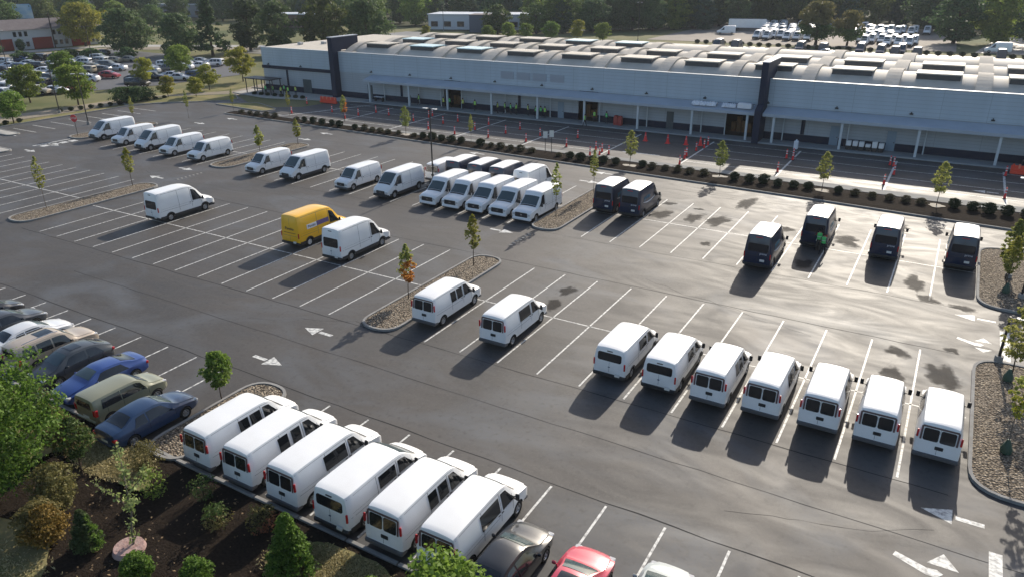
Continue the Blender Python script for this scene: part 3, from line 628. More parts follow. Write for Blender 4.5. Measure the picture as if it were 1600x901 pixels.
def make_van(name, label, cat, sh, paint, H, wy, R=.36, roofm=None, side=(), rear='split', ws=None, fd=None, front='std', bump=PLAS, group=None, bumpw=.98, cladding=False, lights=1.2, text=None, rz=None, hub=RIM):
    e = empty(name, label=label, cat=cat, group=group); yr = sh.st[0, 0]; yf = sh.st[-1, 0]
    bm_ = sh.body(); me = bm_.mesh('body', [paint, SEAM]); me = cut_wheels(me, wy, R)
    link('body', me, e)
    # panel gaps, roof gutter and painted shade of body creases, as thin dark strips
    g = MB()
    for sg in (-1, 1):
        for y in (fd[0]-.12, fd[1]-.02, (fd[0]-1.45)): sh.side_patch(g, sg, y, y+.026, y, y+.026, -.98, .97, .004, n=1)
        sh.side_patch(g, sg, yr+.2, fd[0]-.2, yr+.2, fd[0]-.2, -.42, -.385, .004); sh.side_patch(g, sg, yr+.1, ws[0]-.1, yr+.1, ws[0]-.1, .985, 1.0, .006); sh.side_patch(g, sg, yr+.3, fd[1], yr+.3, fd[1], -.03, -.012, .004)
    g.build('panel_gaps', SEAM if paint != NAVY else PLAS, e)
    if roofm: m = MB(); sh.top_patch(m, yr+.05, ws[0]-.02, -1.08, 1.08, .012, n=10); m.build('roof', roofm, e)
    m = MB(); sh.top_patch(m, ws[0], ws[1], -.98, .98, .012); m.build('windscreen', WSHIELD, e)
    m = MB(); sh.top_patch(m, ws[1]+.02, ws[1]+.17, -.95, .95, .014, n=3); m.build('wiper_cowl', PLAS, e)
    for sg in (-1, 1):
        m = MB(); sh.side_patch(m, sg, fd[0], fd[1]+.28, fd[0], fd[1]-.42, .03, .88); m.build('side_window', GLASS, e)
        for (a, b) in side:
            m = MB(); sh.side_patch(m, sg, a, b, a, b, .05, .84); m.build('side_window', GLASS, e)
        w_ = sh.par(fd[1])[3]; zz = sh.par(fd[1])[1]+.12
        m = MB(); m.box(-.09, .09, -.05, .05, -.16, .16, bev=.03); m.box(-.2*sg-.03, -.2*sg+.03, -.02, .02, -.12, -.06) if False else m.box(min(0, -sg*.24), max(0, -sg*.24), -.02, .02, -.13, -.08)
        o = m.build('wing_mirror', PLAS, e); o.location = (sg*(w_+.17), fd[1]+.05, zz)
        for yy in (fd[0]-.03, fd[0]-.3):
            w2, z2 = sh.side(yy, -.12); MB().box(sg*w2-.02, sg*w2+.02, yy-.07, yy+.07, z2-.02, z2+.02).build('door_handle', PLAS, e)
        m = MB(); w_, z_ = sh.side(yr+.1, 0); zt = sh.par(yr+.1)[1]
        m.box(sg*(w_-.05)-.045, sg*(w_-.05)+.045, yr-.012, yr+.08, lights-.21, lights+.21, bev=.02); m.build('tail_light', REDL, e)
        if cladding:
            m = MB(); 
            for (a, b) in ((yr+.15, wy[0]-R*1.2), (wy[0]+R*1.2, wy[1]-R*1.2), (wy[1]+R*1.18, yf-.25)):
                if b-a > .1: zb = sh.par((a+b)/2)[0]; w_ = sh.par((a+b)/2)[3]; m.box(sg*w_-.03, sg*w_+.012, a, b, zb-.04, zb+.2)
            m.build('side_sill', PLAS, e)
        for y in wy: 
            # black arch lips
            if cladding:
                m = MB(); K = 12; V = []
                for k in range(K+1):
                    a = pi*k/K
                    for rr in (R*1.12, R*1.12+.09): V.append((sg*(sh.par(y)[3]+.012), y+rr*cos(a), R+rr*sin(a)))
                F = [(2*k, 2*k+1, 2*k+3, 2*k+2) for k in range(K)]; m.add(V, F if sg < 0 else [tuple(reversed(f)) for f in F]); m.build('wheel_arch', PLAS, e)
            wheel(e, sg*(sh.par(y)[3]-.14), y, R, rimm=hub)
    # rear
    zb, zs, zt, w_, wt, r = sh.par(yr)
    if rear == 'split':
        for sg in (-1, 1): m = MB(); rrect_y(m, sg*.355, zt-.46, .65, .62, yr, .014, .09, sh=sh); m.build('rear_window', GLASS, e)
        m = MB(); rrect_y(m, 0, zt-.07, 1.5, .085, yr, .018, .03, sh=sh)
        for sg in (-1, 1): rrect_y(m, sg*.76, zt-.42, .085, .70, yr, .016, .03, sh=sh)
        m.build('rear_trim', mat('rear_trim_dark', (.10, .06, .06), .5), e)
        m = MB(); rrect_y(m, .08, zs-.22, .36, .17, yr, .014, .03, sh=sh); m.build('plate_recess', PLAS, e)
        m = MB(); rrect_y(m, 0, (zt+zb)/2, .014, (zt-zb)*.85, yr, .006, .005, sh=sh); m.build('door_gap', SEAM, e)
    elif rear == 'wide':
        m = MB(); rrect_y(m, 0, zt-.45 if H < 2.4 else 1.62, 1.46, .50 if H < 2.4 else .72, yr, .014, .12, sh=sh); m.build('rear_window', GLASS, e)
        m = MB(); rrect_y(m, 0, zt-.09, .34, .05, yr, .03, .02, sh=sh); m.build('brake_lamp', PLAS, e)
        m = MB(); rrect_y(m, 0, zs-.2, .12, .05, yr, .02, .02, sh=sh); m.build('badge', mat('badge_blue', (.03, .05, .12), .3), e)
        m = MB(); rrect_y(m, 0, .95, .014, .6, yr, .006, .005, sh=sh); m.build('door_gap', SEAM, e)
    elif rear == 'dark':
        m = MB(); rrect_y(m, 0, 1.75, 1.5, .62, yr, .012, .1, sh=sh); m.build('rear_window', mat('tinted_glass', (.008, .010, .016), .12, spec=.7), e)
        m = MB(); rrect_y(m, 0, (zt+zb)/2, .016, (zt-zb)*.85, yr, .014, .005, sh=sh); rrect_y(m, 0, zs-.02, 1.6, .02, yr, .01, .008, sh=sh); m.build('door_gap', PLAS, e)
        m = MB(); rrect_y(m, .38, .82, .34, .17, yr, .02, .02, sh=sh); m.build('number_plate', PLATE, e)
        m = MB(); rrect_y(m, 0, zt-.07, .5, .05, yr, .03, .02, sh=sh); m.build('brake_lamp', REDL, e)
    elif rear == 'plain':
        m = MB(); rrect_y(m, 0, (zt+zb)/2, .016, (zt-zb)*.85, yr, .006, .005, sh=sh); rrect_y(m, 0, zs-.1, 1.6, .02, yr, .006, .008, sh=sh); m.build('door_gap', SEAM, e)
    if rear != 'dark': m = MB(); rrect_y(m, .1 if rear == 'split' else .55, .56 if rear != 'split' else zs-.22, .3, .14, yr-.03 if rear != 'split' else yr-.015, .07 if rear != 'split' else .01, .02); m.build('number_plate', PLATE if rear != 'split' else PLAS, e)
    zb = sh.par(yr+.3)[0]
    m = MB(); m.box(-bumpw, bumpw, yr-.07, yr+.32, zb-.06, zb+.17, bev=.05); m.box(-.7, .7, yr-.09, yr-.05, zb+.1, zb+.172); m.build('rear_bumper', bump, e)
    # front
    zb, zs, zt, w_, wt, r = sh.par(yf); wf = sh.par(yf-.2)[3]
    m = MB(); m.box(-wf*.97, wf*.97, yf-.25, yf+.07, .27, .52 if front != 'blunt' else .58, bev=.07); m.build('front_bumper', bump if front != 'white' else WHITE, e)
    if front == 'white': m = MB(); m.box(-wf*.9, wf*.9, yf-.2, yf+.05, .2, .3, bev=.03); m.build('air_dam', PLAS, e)
    m = MB(); rrect_y(m, 0, (.52+zt)/2+.02, 1.25 if front == 'white' else 1.05, zt-.52-.06, yf, .03, .08, facing=1); 
    m.build('grille', PLAS, e)
    m = MB(); rrect_y(m, 0, (.52+zt)/2+.03, .2, .08, yf+.03, .015, .03, facing=1); m.build('badge', CHROME, e)
    for sg in (-1, 1): m = MB(); m.box(sg*.72-.17, sg*.72+.17, yf-.16, yf+.03, zt-.27, zt-.07, bev=.04); m.build('headlight', CLEARL, e)
    if text: text(e, sh)
    return e

# van shells ---------------------------------------------------------------
EXP = Shell([(-2.95, .48, 1.16, 2.00, .90, .72, .10), (-2.9, .42, 1.18, 2.08, .96, .78, .11), (-2.6, .38, 1.2, 2.13, .99, .80, .11), (-1, .36, 1.2, 2.16, 1.0, .81, .11), (.6, .36, 1.2, 2.15, 1.0, .81, .11), (.95, .36, 1.2, 2.11, 1.0, .80, .11),
             (1.15, .36, 1.2, 2.03, 1.0, .80, .11), (1.85, .37, 1.16, 1.36, .99, .84, .08), (1.98, .37, 1.13, 1.26, .99, .85, .06), (2.3, .38, 1.08, 1.2, .98, .85, .07), (2.7, .4, 1.0, 1.1, .96, .82, .07), (2.86, .42, .9, 1.02, .93, .78, .08), (2.9, .45, .8, .92, .9, .75, .08)], tilt=.10)
EXP.st[:, 0] *= .955; EXP.yr = EXP.st[0, 0]
TRL = Shell([(-2.8, .5, 1.15, 2.0, .92, .78, .12), (-2.76, .42, 1.2, 2.06, .97, .84, .13), (-2.4, .38, 1.25, 2.1, 1.02, .9, .14), (.3, .36, 1.25, 2.12, 1.02, .9, .14), (.75, .36, 1.25, 2.08, 1.01, .88, .14),
             (1.0, .36, 1.25, 2.0, 1.01, .87, .12), (1.85, .36, 1.2, 1.40, .99, .84, .08), (2.0, .36, 1.16, 1.30, .98, .83, .07), (2.4, .38, 1.05, 1.18, .96, .78, .08), (2.62, .4, .92, 1.04, .92, .72, .08), (2.68, .42, .82, .92, .88, .68, .08)], tilt=.07)
def high(H, L=5.95, hood=1.0, y0=.2):
    h = L/2; return Shell([(-h, .5, 1.15, H-.1, .93, .78, .14), (-h+.04, .42, 1.2, H-.03, .98, .84, .15), (-h+.4, .38, 1.25, H, 1.02, .88, .16), (-.2, .36, 1.25, H+.01, 1.02, .88, .16), (y0+.3, .36, 1.25, H-.05, 1.01, .86, .16), (y0+.7, .36, 1.25, H-.18, 1.01, .84, .15),
            (y0+1.75, .36, 1.2, 1.42, .99, .83, .08), (y0+1.9, .36, 1.16, 1.32, .98, .82, .07), (h-.38, .38, 1.02, 1.16, .96, .78, .08), (h-.06, .4, .9, 1.02, .92, .72, .08), (h, .42, .82, .92, .88, .68, .08)], tilt=.05)
TRM = high(2.72); YVN = high(2.72); DRK = high(2.72, 5.9)
NVH = Shell([(-3.0, .5, 1.15, 2.26, .94, .80, .08), (-2.96, .42, 1.2, 2.32, .98, .86, .09), (-2.6, .38, 1.25, 2.35, 1.0, .88, .1), (0, .36, 1.25, 2.36, 1.0, .88, .1), (.62, .36, 1.25, 2.33, 1.0, .87, .1), (.74, .36, 1.25, 2.26, 1.0, .86, .1), (.92, .36, 1.25, 2.0, 1.0, .86, .1),
             (1.62, .36, 1.2, 1.38, .99, .88, .07), (1.74, .37, 1.16, 1.28, .99, .88, .06), (2.5, .4, 1.04, 1.18, .98, .86, .08), (2.86, .42, .96, 1.08, .95, .82, .08), (2.94, .45, .86, .98, .92, .78, .08)], tilt=.04)
PRM = Shell([(-2.85, .5, 1.15, 2.28, .98, .84, .1), (-2.8, .42, 1.2, 2.34, 1.02, .88, .12), (-2.4, .38, 1.25, 2.38, 1.03, .9, .13), (.6, .36, 1.25, 2.38, 1.03, .9, .13), (1.0, .36, 1.25, 2.34, 1.02, .88, .13), (1.25, .36, 1.28, 2.24, 1.02, .87, .12),
             (2.1, .36, 1.28, 1.52, 1.0, .86, .08), (2.22, .36, 1.22, 1.42, 1.0, .85, .08), (2.7, .38, 1.0, 1.14, .97, .8, .1), (2.84, .4, .85, .98, .93, .76, .1), (2.9, .42, .78, .88, .9, .74, .08)], tilt=.03)
def van_express(side, label, **k): return make_van('cargo_van', label, 'van', EXP, WHITE, 2.15, (-1.9, 1.87), .37, side=side, rear='split', ws=(1.08, 1.79), fd=(.58, 1.42), lights=1.52, bump=mat('bumper_grey', (.09, .09, .095), .5), **k)
def van_transit(label, **k): return make_van('cargo_van', label, 'van', TRL, WHITE, 2.1, (-1.75, 1.72), .35, side=((-.75, .35),), rear='wide', ws=(.98, 1.88), fd=(.55, 1.5), cladding=True, lights=1.12, bump=PLAS, **k)
E2 = ((-1.45, -.75), (-.65, .12)); E2b = ((-.90, -.32), (-.22, .42)); E1 = ((-.98, .40),)
def text_penske(e, sh):
    dk_ = mat('lettering_dark', (.02, .02, .06), .5)
    for sg in (-1, 1):
        x = 1.03; a = MB().box(x*sg-.006, x*sg+.006, -2.0 if sg > 0 else -.9, -.9 if sg > 0 else .4, 1.45, 1.82, bev=0).build('side_banner', mat('banner_white', (.75, .75, .75), .5), e)
        MB().box(x*sg-.006, x*sg+.006, -.895 if sg > 0 else -2.0, .5 if sg > 0 else -.905, 1.47, 1.84).build('side_banner', mat('banner_purple', (.13, .09, .22), .5), e)
        for (yy, mm) in ((-1.45 if sg > 0 else -.25, 'Penske'),):
            t = link('lettering', text_mesh(mm, .3, dk_), e); t.rotation_euler = (pi/2, 0, pi/2*sg); t.location = (sg*(x+.012), yy, 1.635)
    for v in list(e.children):
        if v.name.startswith('side_banner'):
            for p in v.data.vertices:
                s_ = 1 if p.co.x > 0 else -1; x_, z_ = sh.side(p.co.y, 0); yy = p.co.z; R = sh.ring(p.co.y); t = (yy-R[4][1])/(R[6][1]-R[4][1]); q = sh.side(p.co.y, max(0, min(1, t))); off = .012 if abs(p.co.x) > 1.03 else .002; p.co.x = s_*(q[0]+off)
        if v.name.startswith('lettering') and abs(v.location.x) > .5:
            R = sh.ring(-1.4); q = sh.side(-1.4, (v.location.z-R[4][1])/(R[6][1]-R[4][1])); v.location.x = math.copysign(q[0]+.02, v.location.x)
            v.rotation_euler = (pi/2-.09, 0, pi/2*(1 if v.location.x > 0 else -1))
    t = link('lettering', text_mesh('Penske', .34, dk_), e); t.rotation_euler = (pi/2-.05, 0, 0); t.location = (0, sh.yr+.02, 1.62)
    m = MB(); rrect_y(m, 0, 1.28, 1.3, .05, sh.yr, .015, .02, sh=sh); m.build('stripe', mat('lettering_brown', (.3, .12, .02), .5), e)
def text_prime(e, sh):
    wt_ = mat('lettering_white', (.6, .62, .66), .5); bl = mat('lettering_blue', (.03, .22, .34), .5)
    t = link('lettering', text_mesh('prime', .22, wt_), e); t.rotation_euler = (pi/2, 0, 0); t.location = (.42, sh.yr-.004+.05*.42, 1.32)
    for sg in (-1, 1):
        R = sh.ring(-1.); z0 = 1.75; q = sh.side(-1., (z0-R[4][1])/(R[6][1]-R[4][1]))
        t = link('lettering', text_mesh('prime', .62, bl), e); t.rotation_euler = (pi/2-.085, 0, pi/2*sg); t.location = (sg*(q[0]+.018), -1.15, z0)
        # curved stripe under the lettering
        m = MB(); V = []; K = 10
        for k in range(K+1):
            y = -2.1+2.9*k/K; zz = 1.42-.16*sin(pi*k/K)*1.0; th = .05*sin(pi*(k+.5)/(K+1))+.012
            for d in (-th, th): R = sh.ring(y); q = sh.side(y, (zz+d-R[4][1])/(R[6][1]-R[4][1])); V.append((sg*(q[0]+.016), y, zz+d))
        F = [(2*k, 2*k+2, 2*k+3, 2*k+1) for k in range(K)]; m.add(V, F if sg > 0 else [tuple(reversed(f)) for f in F]); m.build('stripe', wt_, e)

protos = {}
def place(key, maker, x, y, rz, label, group):
    if key not in protos: o = protos[key] = maker(label)
    else: o = copy_tree(protos[key])
    o['label'] = label; o['category'] = 'van'; o['group'] = group
    o.location = (x, y, 0); o.rotation_euler = (0, 0, rz)
    if key in ('e2', 'e2s', 'e1', 'e0', 'tl'): o.scale = (.95, .96, .97)
    return o
mk = {'e2': lambda l: van_express(E2b, l), 'e2s': lambda l: van_express(((-1.0, -.4), (-.2, .36)), l), 'e1': lambda l: van_express(E1, l), 'e0': lambda l: van_express((), l), 'tl': lambda l: van_transit(l),
      'tm': lambda l: make_van('cargo_van', l, 'van', TRM, WHITE, 2.72, (-1.85, 1.85), .36, rear='wide', ws=(.92, 1.95), fd=(.62, 1.55), cladding=True, lights=1.25),
      'yv': lambda l: make_van('rental_van', l, 'van', YVN, YEL, 2.72, (-1.85, 1.85), .36, rear='plain', ws=(.92, 1.95), fd=(.62, 1.55), cladding=True, lights=1.1, text=text_penske, hub=mat('hub_white', (.7, .7, .7), .4)),
      'dk': lambda l: make_van('delivery_van', l, 'van', DRK, NAVY, 2.72, (-1.85, 1.9), .37, roofm=mat('white_roof', (.82, .82, .82), .4), rear='dark', ws=(.92, 1.95), fd=(.62, 1.55), cladding=True, lights=1.15, text=text_prime),
      'nv': lambda l: make_van('high_roof_van', l, 'van', NVH, WHITE, 2.35, (-1.85, 1.95), .37, rear='plain', ws=(.93, 1.64), fd=(.42, 1.2), front='white', lights=1.2),
      'pm': lambda l: make_van('cargo_van', l, 'van', PRM, WHITE, 2.38, (-1.85, 1.95), .36, rear='plain', ws=(1.2, 2.13), fd=(.8, 1.75), cladding=True, front='blunt', lights=1.2)}
HL = 2.86
G1 = 'white vans backed up to the mulch bed'
for k, x, lab in (('e2', -1.3, 'white van with two side panes, leftmost of the row backed to the mulch'), ('e2s', 1.3, 'second white van from the gravel island in the row backed to the mulch'),
        ('e1', 4.0, 'white van with one wide side pane, third in the row backed to the mulch'), ('tl', 6.75, 'white van with one wide rear window, only such in the row backed to the mulch'),
        ('e2', 9.3, 'white van with two side panes, fifth in the row backed to the mulch'), ('e1', 11.75, 'white van beside the black car, last of the row backed to the mulch')):
    place(k, mk[k], x+.08, -15.2+HL*.96+random.uniform(-.12, .12), radians(random.uniform(-.6, .6)), lab, G1)
G2 = 'white vans in the middle rows'
for k, x, y, lab in (('e2', -1.2, 1.4, 'white van with two side panes right beside the middle gravel island'), ('e1', 4.0, 1.2, 'white van alone with empty bays on both sides in the middle row'),
        ('tl', 11.6, 1.05, 'white van with wide rear window, left end of the line of seven'), ('tl', 14.35, 1.1, 'white van with wide rear window, second in the line of seven'),
        ('e2', 17.0, 1.1, 'white van with split rear windows next to the wide window pair'), ('e1', 19.6, 1.35, 'fourth white van in the line of seven, middle one'), ('e1', 22.25, 1.5, 'fifth white van in the line of seven'),
        ('e1', 24.75, 1.5, 'sixth white van in the line of seven, one from the gravel island'), ('e1', 27.3, 1.6, 'white van beside the right gravel island with mirrors out, end of the line of seven')):
    place(k, mk[k], x, y+HL, radians(random.uniform(-.6, .6)), lab, G2)
place('tm', mk['tm'], -35.0, 6.6+HL, 0, 'white raised roof van alone beside the left gravel island', 'raised roof vans in the left rows')
place('yv', mk['yv'], -19.3, 8.0+HL, 0, 'yellow rental van with a dark and white side banner', 'vans in the left rows')
place('tm', mk['tm'], -14.1, 7.2+HL, 0, 'white raised roof van parked next to the yellow van', 'raised roof vans in the left rows')
G3 = 'vans facing the camera along the far aisle'
for k, x, y, lab in (('pm', -73.0, 24.6, 'white blunt nosed van beside the stop sign island, leftmost of the far row'), ('e0', -67.4, 23.9, 'low white van second from the stop sign in the far row'),
        ('pm', -61.9, 23.7, 'white blunt nosed van in the middle of the far left five'), ('e0', -56.6, 23.1, 'low white van fourth from the stop sign in the far row'), ('e0', -51.3, 23.0, 'low white van right beside the gravel island with the yellow sapling'),
        ('e0', -40.4, 22.2, 'low white van just right of the yellow sapling island'), ('pm', -35.1, 22.5, 'white blunt nosed van second right of the yellow sapling island'),
        ('e0', -27.2, 22.2, 'low white van with an empty bay each side, middle of the far aisle'), ('pm', -21.8, 22.2, 'white blunt nosed van next to the five tall white vans'),
        ('nv', -16.4, 22.5, 'tall white van, leftmost of five in a tight line'), ('nv', -13.85, 22.6, 'tall white van, second of five in a tight line'), ('nv', -11.25, 22.7, 'tall white van, middle one of five in a tight line'),
        ('nv', -8.7, 22.7, 'tall white van, fourth of five in a tight line'), ('nv', -6.15, 22.6, 'tall white van, fifth of five, beside the gravel island')):
    place(k, mk[k], x, y+HL, pi+radians(random.uniform(-.8, .8)), lab, G3)
place('e1', mk['e1'], -20.9, 29.2+HL, 0, 'white van seen from behind at the lamp post', 'vans behind the tall white line')
for i, x in enumerate((-18.2, -15.5, -12.9)): place('dk', mk['dk'], x, 29.3+HL, 0, 'dark van with white roof, %s of three behind the tall white vans' % ('left', 'middle', 'right')[i], 'dark vans behind the tall white line')
place('tm', mk['tm'], -10.1, 29.3+HL, 0, 'white raised roof van behind the last tall white vans', 'vans behind the tall white line')
for x, y, lab in ((-1.0, 28.5, 'dark blue van with white roof right beside the gravel island'), (1.6, 28.4, 'dark blue van with white roof, right one of the tight pair'), (14.5, 21.6, 'dark blue van with white roof parked nearer the aisle than the others'),
        (17.3, 28.3, 'dark blue van with white roof and a person in green behind it'), (22.4, 28.1, 'dark blue van with white roof, second from the right gravel island'), (27.5, 28.6, 'dark blue van with white roof beside the right gravel island')):
    place('dk', mk['dk'], x, y+HL, 0, lab, 'dark blue vans in the right rows')

# cars ---------------------------------------------------------------------
SED = [(-2.3, .42, .72, .95, .80, .66, .06), (-2.25, .34, .78, 1.02, .86, .72, .07), (-1.95, .26, .84, 1.08, .90, .76, .08), (-1.72, .24, .86, 1.10, .91, .76, .08), (-1.1, .22, .88, 1.36, .92, .64, .1), (-.8, .22, .88, 1.42, .92, .62, .1), (0, .22, .88, 1.46, .92, .62, .1),
       (.35, .22, .88, 1.40, .92, .62, .1), (1.0, .22, .87, 1.08, .92, .74, .07), (1.15, .22, .85, 1.0, .92, .76, .06), (1.7, .24, .78, .90, .90, .74, .07), (2.1, .28, .68, .78, .84, .66, .07), (2.28, .34, .58, .68, .76, .58, .06), (2.32, .4, .52, .62, .7, .52, .05)]
CPE = [(a, b, c, d if d < 1.2 else d-.08, e, f, g) for a, b, c, d, e, f, g in SED]
SUV = [(-2.3, .5, .95, 1.5, .84, .66, .08), (-2.25, .42, 1.0, 1.6, .90, .72, .09), (-2.1, .34, 1.04, 1.66, .94, .74, .1), (-1.5, .3, 1.05, 1.74, .95, .75, .1), (0, .3, 1.05, 1.76, .95, .75, .1), (.3, .3, 1.05, 1.72, .95, .74, .1), (.5, .3, 1.05, 1.62, .95, .74, .1), (1.0, .3, 1.04, 1.22, .95, .8, .07), (1.15, .3, 1.02, 1.14, .95, .8, .06),
       (1.8, .34, .96, 1.08, .93, .78, .07), (2.2, .38, .84, .96, .88, .72, .08), (2.3, .44, .72, .84, .82, .66, .06)]
BOX = [(-2.0, .5, .95, 1.48, .84, .68, .08), (-1.95, .4, .98, 1.56, .88, .72, .09), (-1.8, .3, 1.0, 1.6, .9, .74, .1), (0, .28, 1.0, 1.64, .9, .74, .1), (.45, .28, 1.0, 1.6, .9, .73, .1), (.6, .28, 1.0, 1.52, .9, .73, .1), (1.1, .28, 1.0, 1.16, .9, .76, .07), (1.25, .3, .98, 1.1, .9, .76, .06), (1.7, .34, .9, 1.02, .87, .72, .08), (1.95, .4, .8, .92, .82, .66, .08), (2.02, .45, .7, .82, .76, .6, .06)]
HAT = [(-2.1, .42, .85, 1.05, .82, .66, .08), (-2.05, .34, .9, 1.14, .87, .7, .08), (-1.85, .26, .92, 1.22, .9, .7, .1), (-1.2, .24, .94, 1.46, .9, .68, .1), (-.6, .22, .94, 1.54, .9, .66, .1), (0, .22, .94, 1.55, .9, .66, .1), (.4, .22, .94, 1.46, .9, .66, .1), (1.1, .22, .92, 1.12, .9, .74, .07), (1.3, .24, .88, 1.02, .9, .74, .07), (1.8, .28, .76, .88, .86, .68, .08), (2.1, .36, .62, .74, .76, .58, .06)]
CARS = {'sedan': (SED, (.38, .98), (-1.72, -1.12), ((-1.25, -.55, -1.0, -.55), (-.47, .85, -.47, .35)), (-1.42, 1.42), .32), 'coupe': (CPE, (.38, .98), (-1.75, -1.0), ((-1.15, .85, -.85, .3),), (-1.4, 1.42), .33),
        'suv': (SUV, (.48, .99), (-2.24, -2.02), ((-2.0, -1.25, -1.9, -1.25), (-1.15, -.35, -1.15, -.35), (-.27, .75, -.27, .48)), (-1.4, 1.42), .37), 'boxy': (BOX, (.56, 1.09), (-1.95, -1.8), ((-1.6, -.55, -1.5, -.55), (-.5, .85, -.5, .6)), (-1.28, 1.28), .33),
        'hatch': (HAT, (.42, 1.08), (-1.8, -1.25), ((-1.5, -.6, -1.15, -.6), (-.5, .9, -.5, .4)), (-1.3, 1.3), .32)}
def car_paint(n, c): return mat('car_paint_'+n, c, .33, .1, coat=.6, col2=tuple(k*.86+.012 for k in c), scale=1.6, amt=.6)
def make_car(kind, paint, label, group=None, full=True, cat='car', name='parked_car', extra=None):
    st, ws, rg, sd_, wy, R = CARS[kind]; sh = Shell(st, .035); e = empty(name, label=label, cat=cat, group=group); yr, yf = st[0][0], st[-1][0]
    me = sh.body(3 if full else 2).mesh('body', [paint]); me = cut_wheels(me, wy, R); link('body', me, e)
    m = MB(); sh.top_patch(m, ws[0], ws[1], -.97, .97, n=6 if full else 2); m.build('windscreen', WSHIELD, e)
    if kind in ('suv', 'boxy'):
        zt = sh.par(yr)[2]; m = MB(); rrect_y(m, 0, zt-.22, 1.15, .36, yr, .012, .05); m.build('rear_window', GLASS, e)
    else: m = MB(); sh.top_patch(m, rg[0], rg[1], -.92, .92, n=6 if full else 2); m.build('rear_window', GLASS, e)
    for sg in (-1, 1):
        for a in sd_: m = MB(); sh.side_patch(m, sg, *a, .06, .93, .012, n=5 if full else 2); m.build('side_window', GLASS, e)
        for y in wy: wheel(e, sg*(sh.par(y)[3]-.11), y, R, .22, detail=full)
        if full:
            zt = sh.par(yr+.05)[2]; w_ = sh.par(yr+.12)[3]; m = MB(); tall = kind in ('suv', 'boxy'); zc = (sh.par(yr)[1]-.02 if tall else sh.par(yr)[1]+.02)
            m.box(sg*(w_-.12)-.13, sg*(w_-.12)+.125, yr-.012, yr+.16, zc-(.2 if tall else .08), zc+(.18 if tall else .09), bev=.03); m.build('tail_light', REDL, e)
            w_ = sh.par(yf-.2)[3]; zc = sh.par(yf-.12)[1]; m = MB(); m.box(sg*(w_-.16)-.14, sg*(w_-.16)+.13, yf-.3, yf-.03, zc-.07, zc+.07, bev=.04); m.build('headlight', CLEARL, e)
            zz = sh.par(.8)[1]+.08; m = MB(); m.box(-.08, .08, -.05, .05, -.07, .07, bev=.03); m.box(min(0, -sg*.14), max(0, -sg*.14), -.02, .02, -.05, -.01); o = m.build('wing_mirror', paint, e); o.location = (sg*(sh.par(.8)[3]+.08), .72, zz)
            g = MB()
            for y in ((-.5, .9, -1.35) if kind != 'coupe' else (-.6, .9)): sh.side_patch(g, sg, y, y+.014, y, y+.02, -.95, .05, .004, n=1)
            g.build('panel_gaps', WELL, e)
            for y in (-.62, .1): w2, z2 = sh.side(y, -.15); MB().box(sg*w2-.015, sg*w2+.018, y-.06, y+.06, z2-.012, z2+.012).build('door_handle', paint, e)
    if full:
        m = MB(); rrect_y(m, 0, .56, .5, .12, yr, .012, .02); m.build('number_plate', PLATE, e)
        zg = sh.par(yf)[1]; m = MB(); rrect_y(m, 0, zg-.02, .8, .12, yf, .012, .03, facing=1); m.build('grille', PLAS, e)
        m = MB(); w_ = sh.par(yr)[3]; m.box(-w_+.05, w_-.05, yr-.04, yr+.15, .3, .48, bev=.05); m.build('rear_bumper', paint if kind != 'suv' else PLAS, e)
        if extra: extra(e, sh)
    return e
def rack(e, sh):
    for sg in (-1, 1): MB().tube([(sg*.62, -1.8, 1.83), (sg*.62, -1.2, 1.87), (sg*.62, -.1, 1.87), (sg*.62, .2, 1.82)], .025, 6).build('roof_rail', CHROME, e)
    m = MB(); sh.top_patch(m, -.75, .1, -.6, .6, .012); m.build('sunroof', GLASS, e)
def sunroof(e, sh): m = MB(); sh.top_patch(m, -.55, .1, -.75, .75, .012); m.build('sunroof', GLASS, e)
GC = 'cars parked along the left mulch bed'
P = car_paint
near = [('hatch', P('charcoal', (.03, .03, .033)), -26.1, -11.95, 0, 'dark car cut by the left edge, farthest along the row', None), ('sedan', P('slate', (.06, .065, .075)), -23.5, -12.1, 0, 'slate grey saloon just behind the white saloon', None),
        ('sedan', P('pearl', (.7, .71, .72)), -20.4, -12.2, 0, 'white saloon parked beside the beige estate', None), ('suv', P('beige', (.45, .37, .29)), -17.6, -12.4, 0, 'beige estate with roof rails and sunroof', rack),
        ('hatch', P('graphite', (.045, .05, .055)), -14.9, -12.9, pi, 'dark grey car nosed in, between beige estate and bright blue coupe', sunroof), ('coupe', P('blue', (.02, .06, .24)), -12.0, -13.0, pi, 'bright blue coupe nosed in to the kerb', None),
        ('boxy', P('khaki', (.25, .25, .17)), -9.1, -13.6, 0, 'boxy khaki green car with pale roof', None), ('sedan', P('navy', (.008, .035, .10)), -6.35, -14.1, 0, 'dark blue saloon next to the gravel island', None),
        ('sedan', P('black', (.012, .014, .018)), 14.05, -13.7, 0, 'black car parked beside the last white van', None), ('coupe', P('red', (.50, .03, .07)), 16.7, -13.75, 0, 'pinkish red car with a sunroof at the bottom edge', sunroof),
        ('hatch', P('silver', (.42, .46, .47)), 19.5, -12.95, 0, 'pale silver car cut off by the bottom edge', None)]
for k, p, x, y, rz, lab, ex in near:
    o = make_car(k, p, lab, GC if x < 0 else 'cars near the bottom edge', extra=ex); o.location = (x, y, 0); o.rotation_euler = (0, 0, rz+radians(random.uniform(-1, 1)))

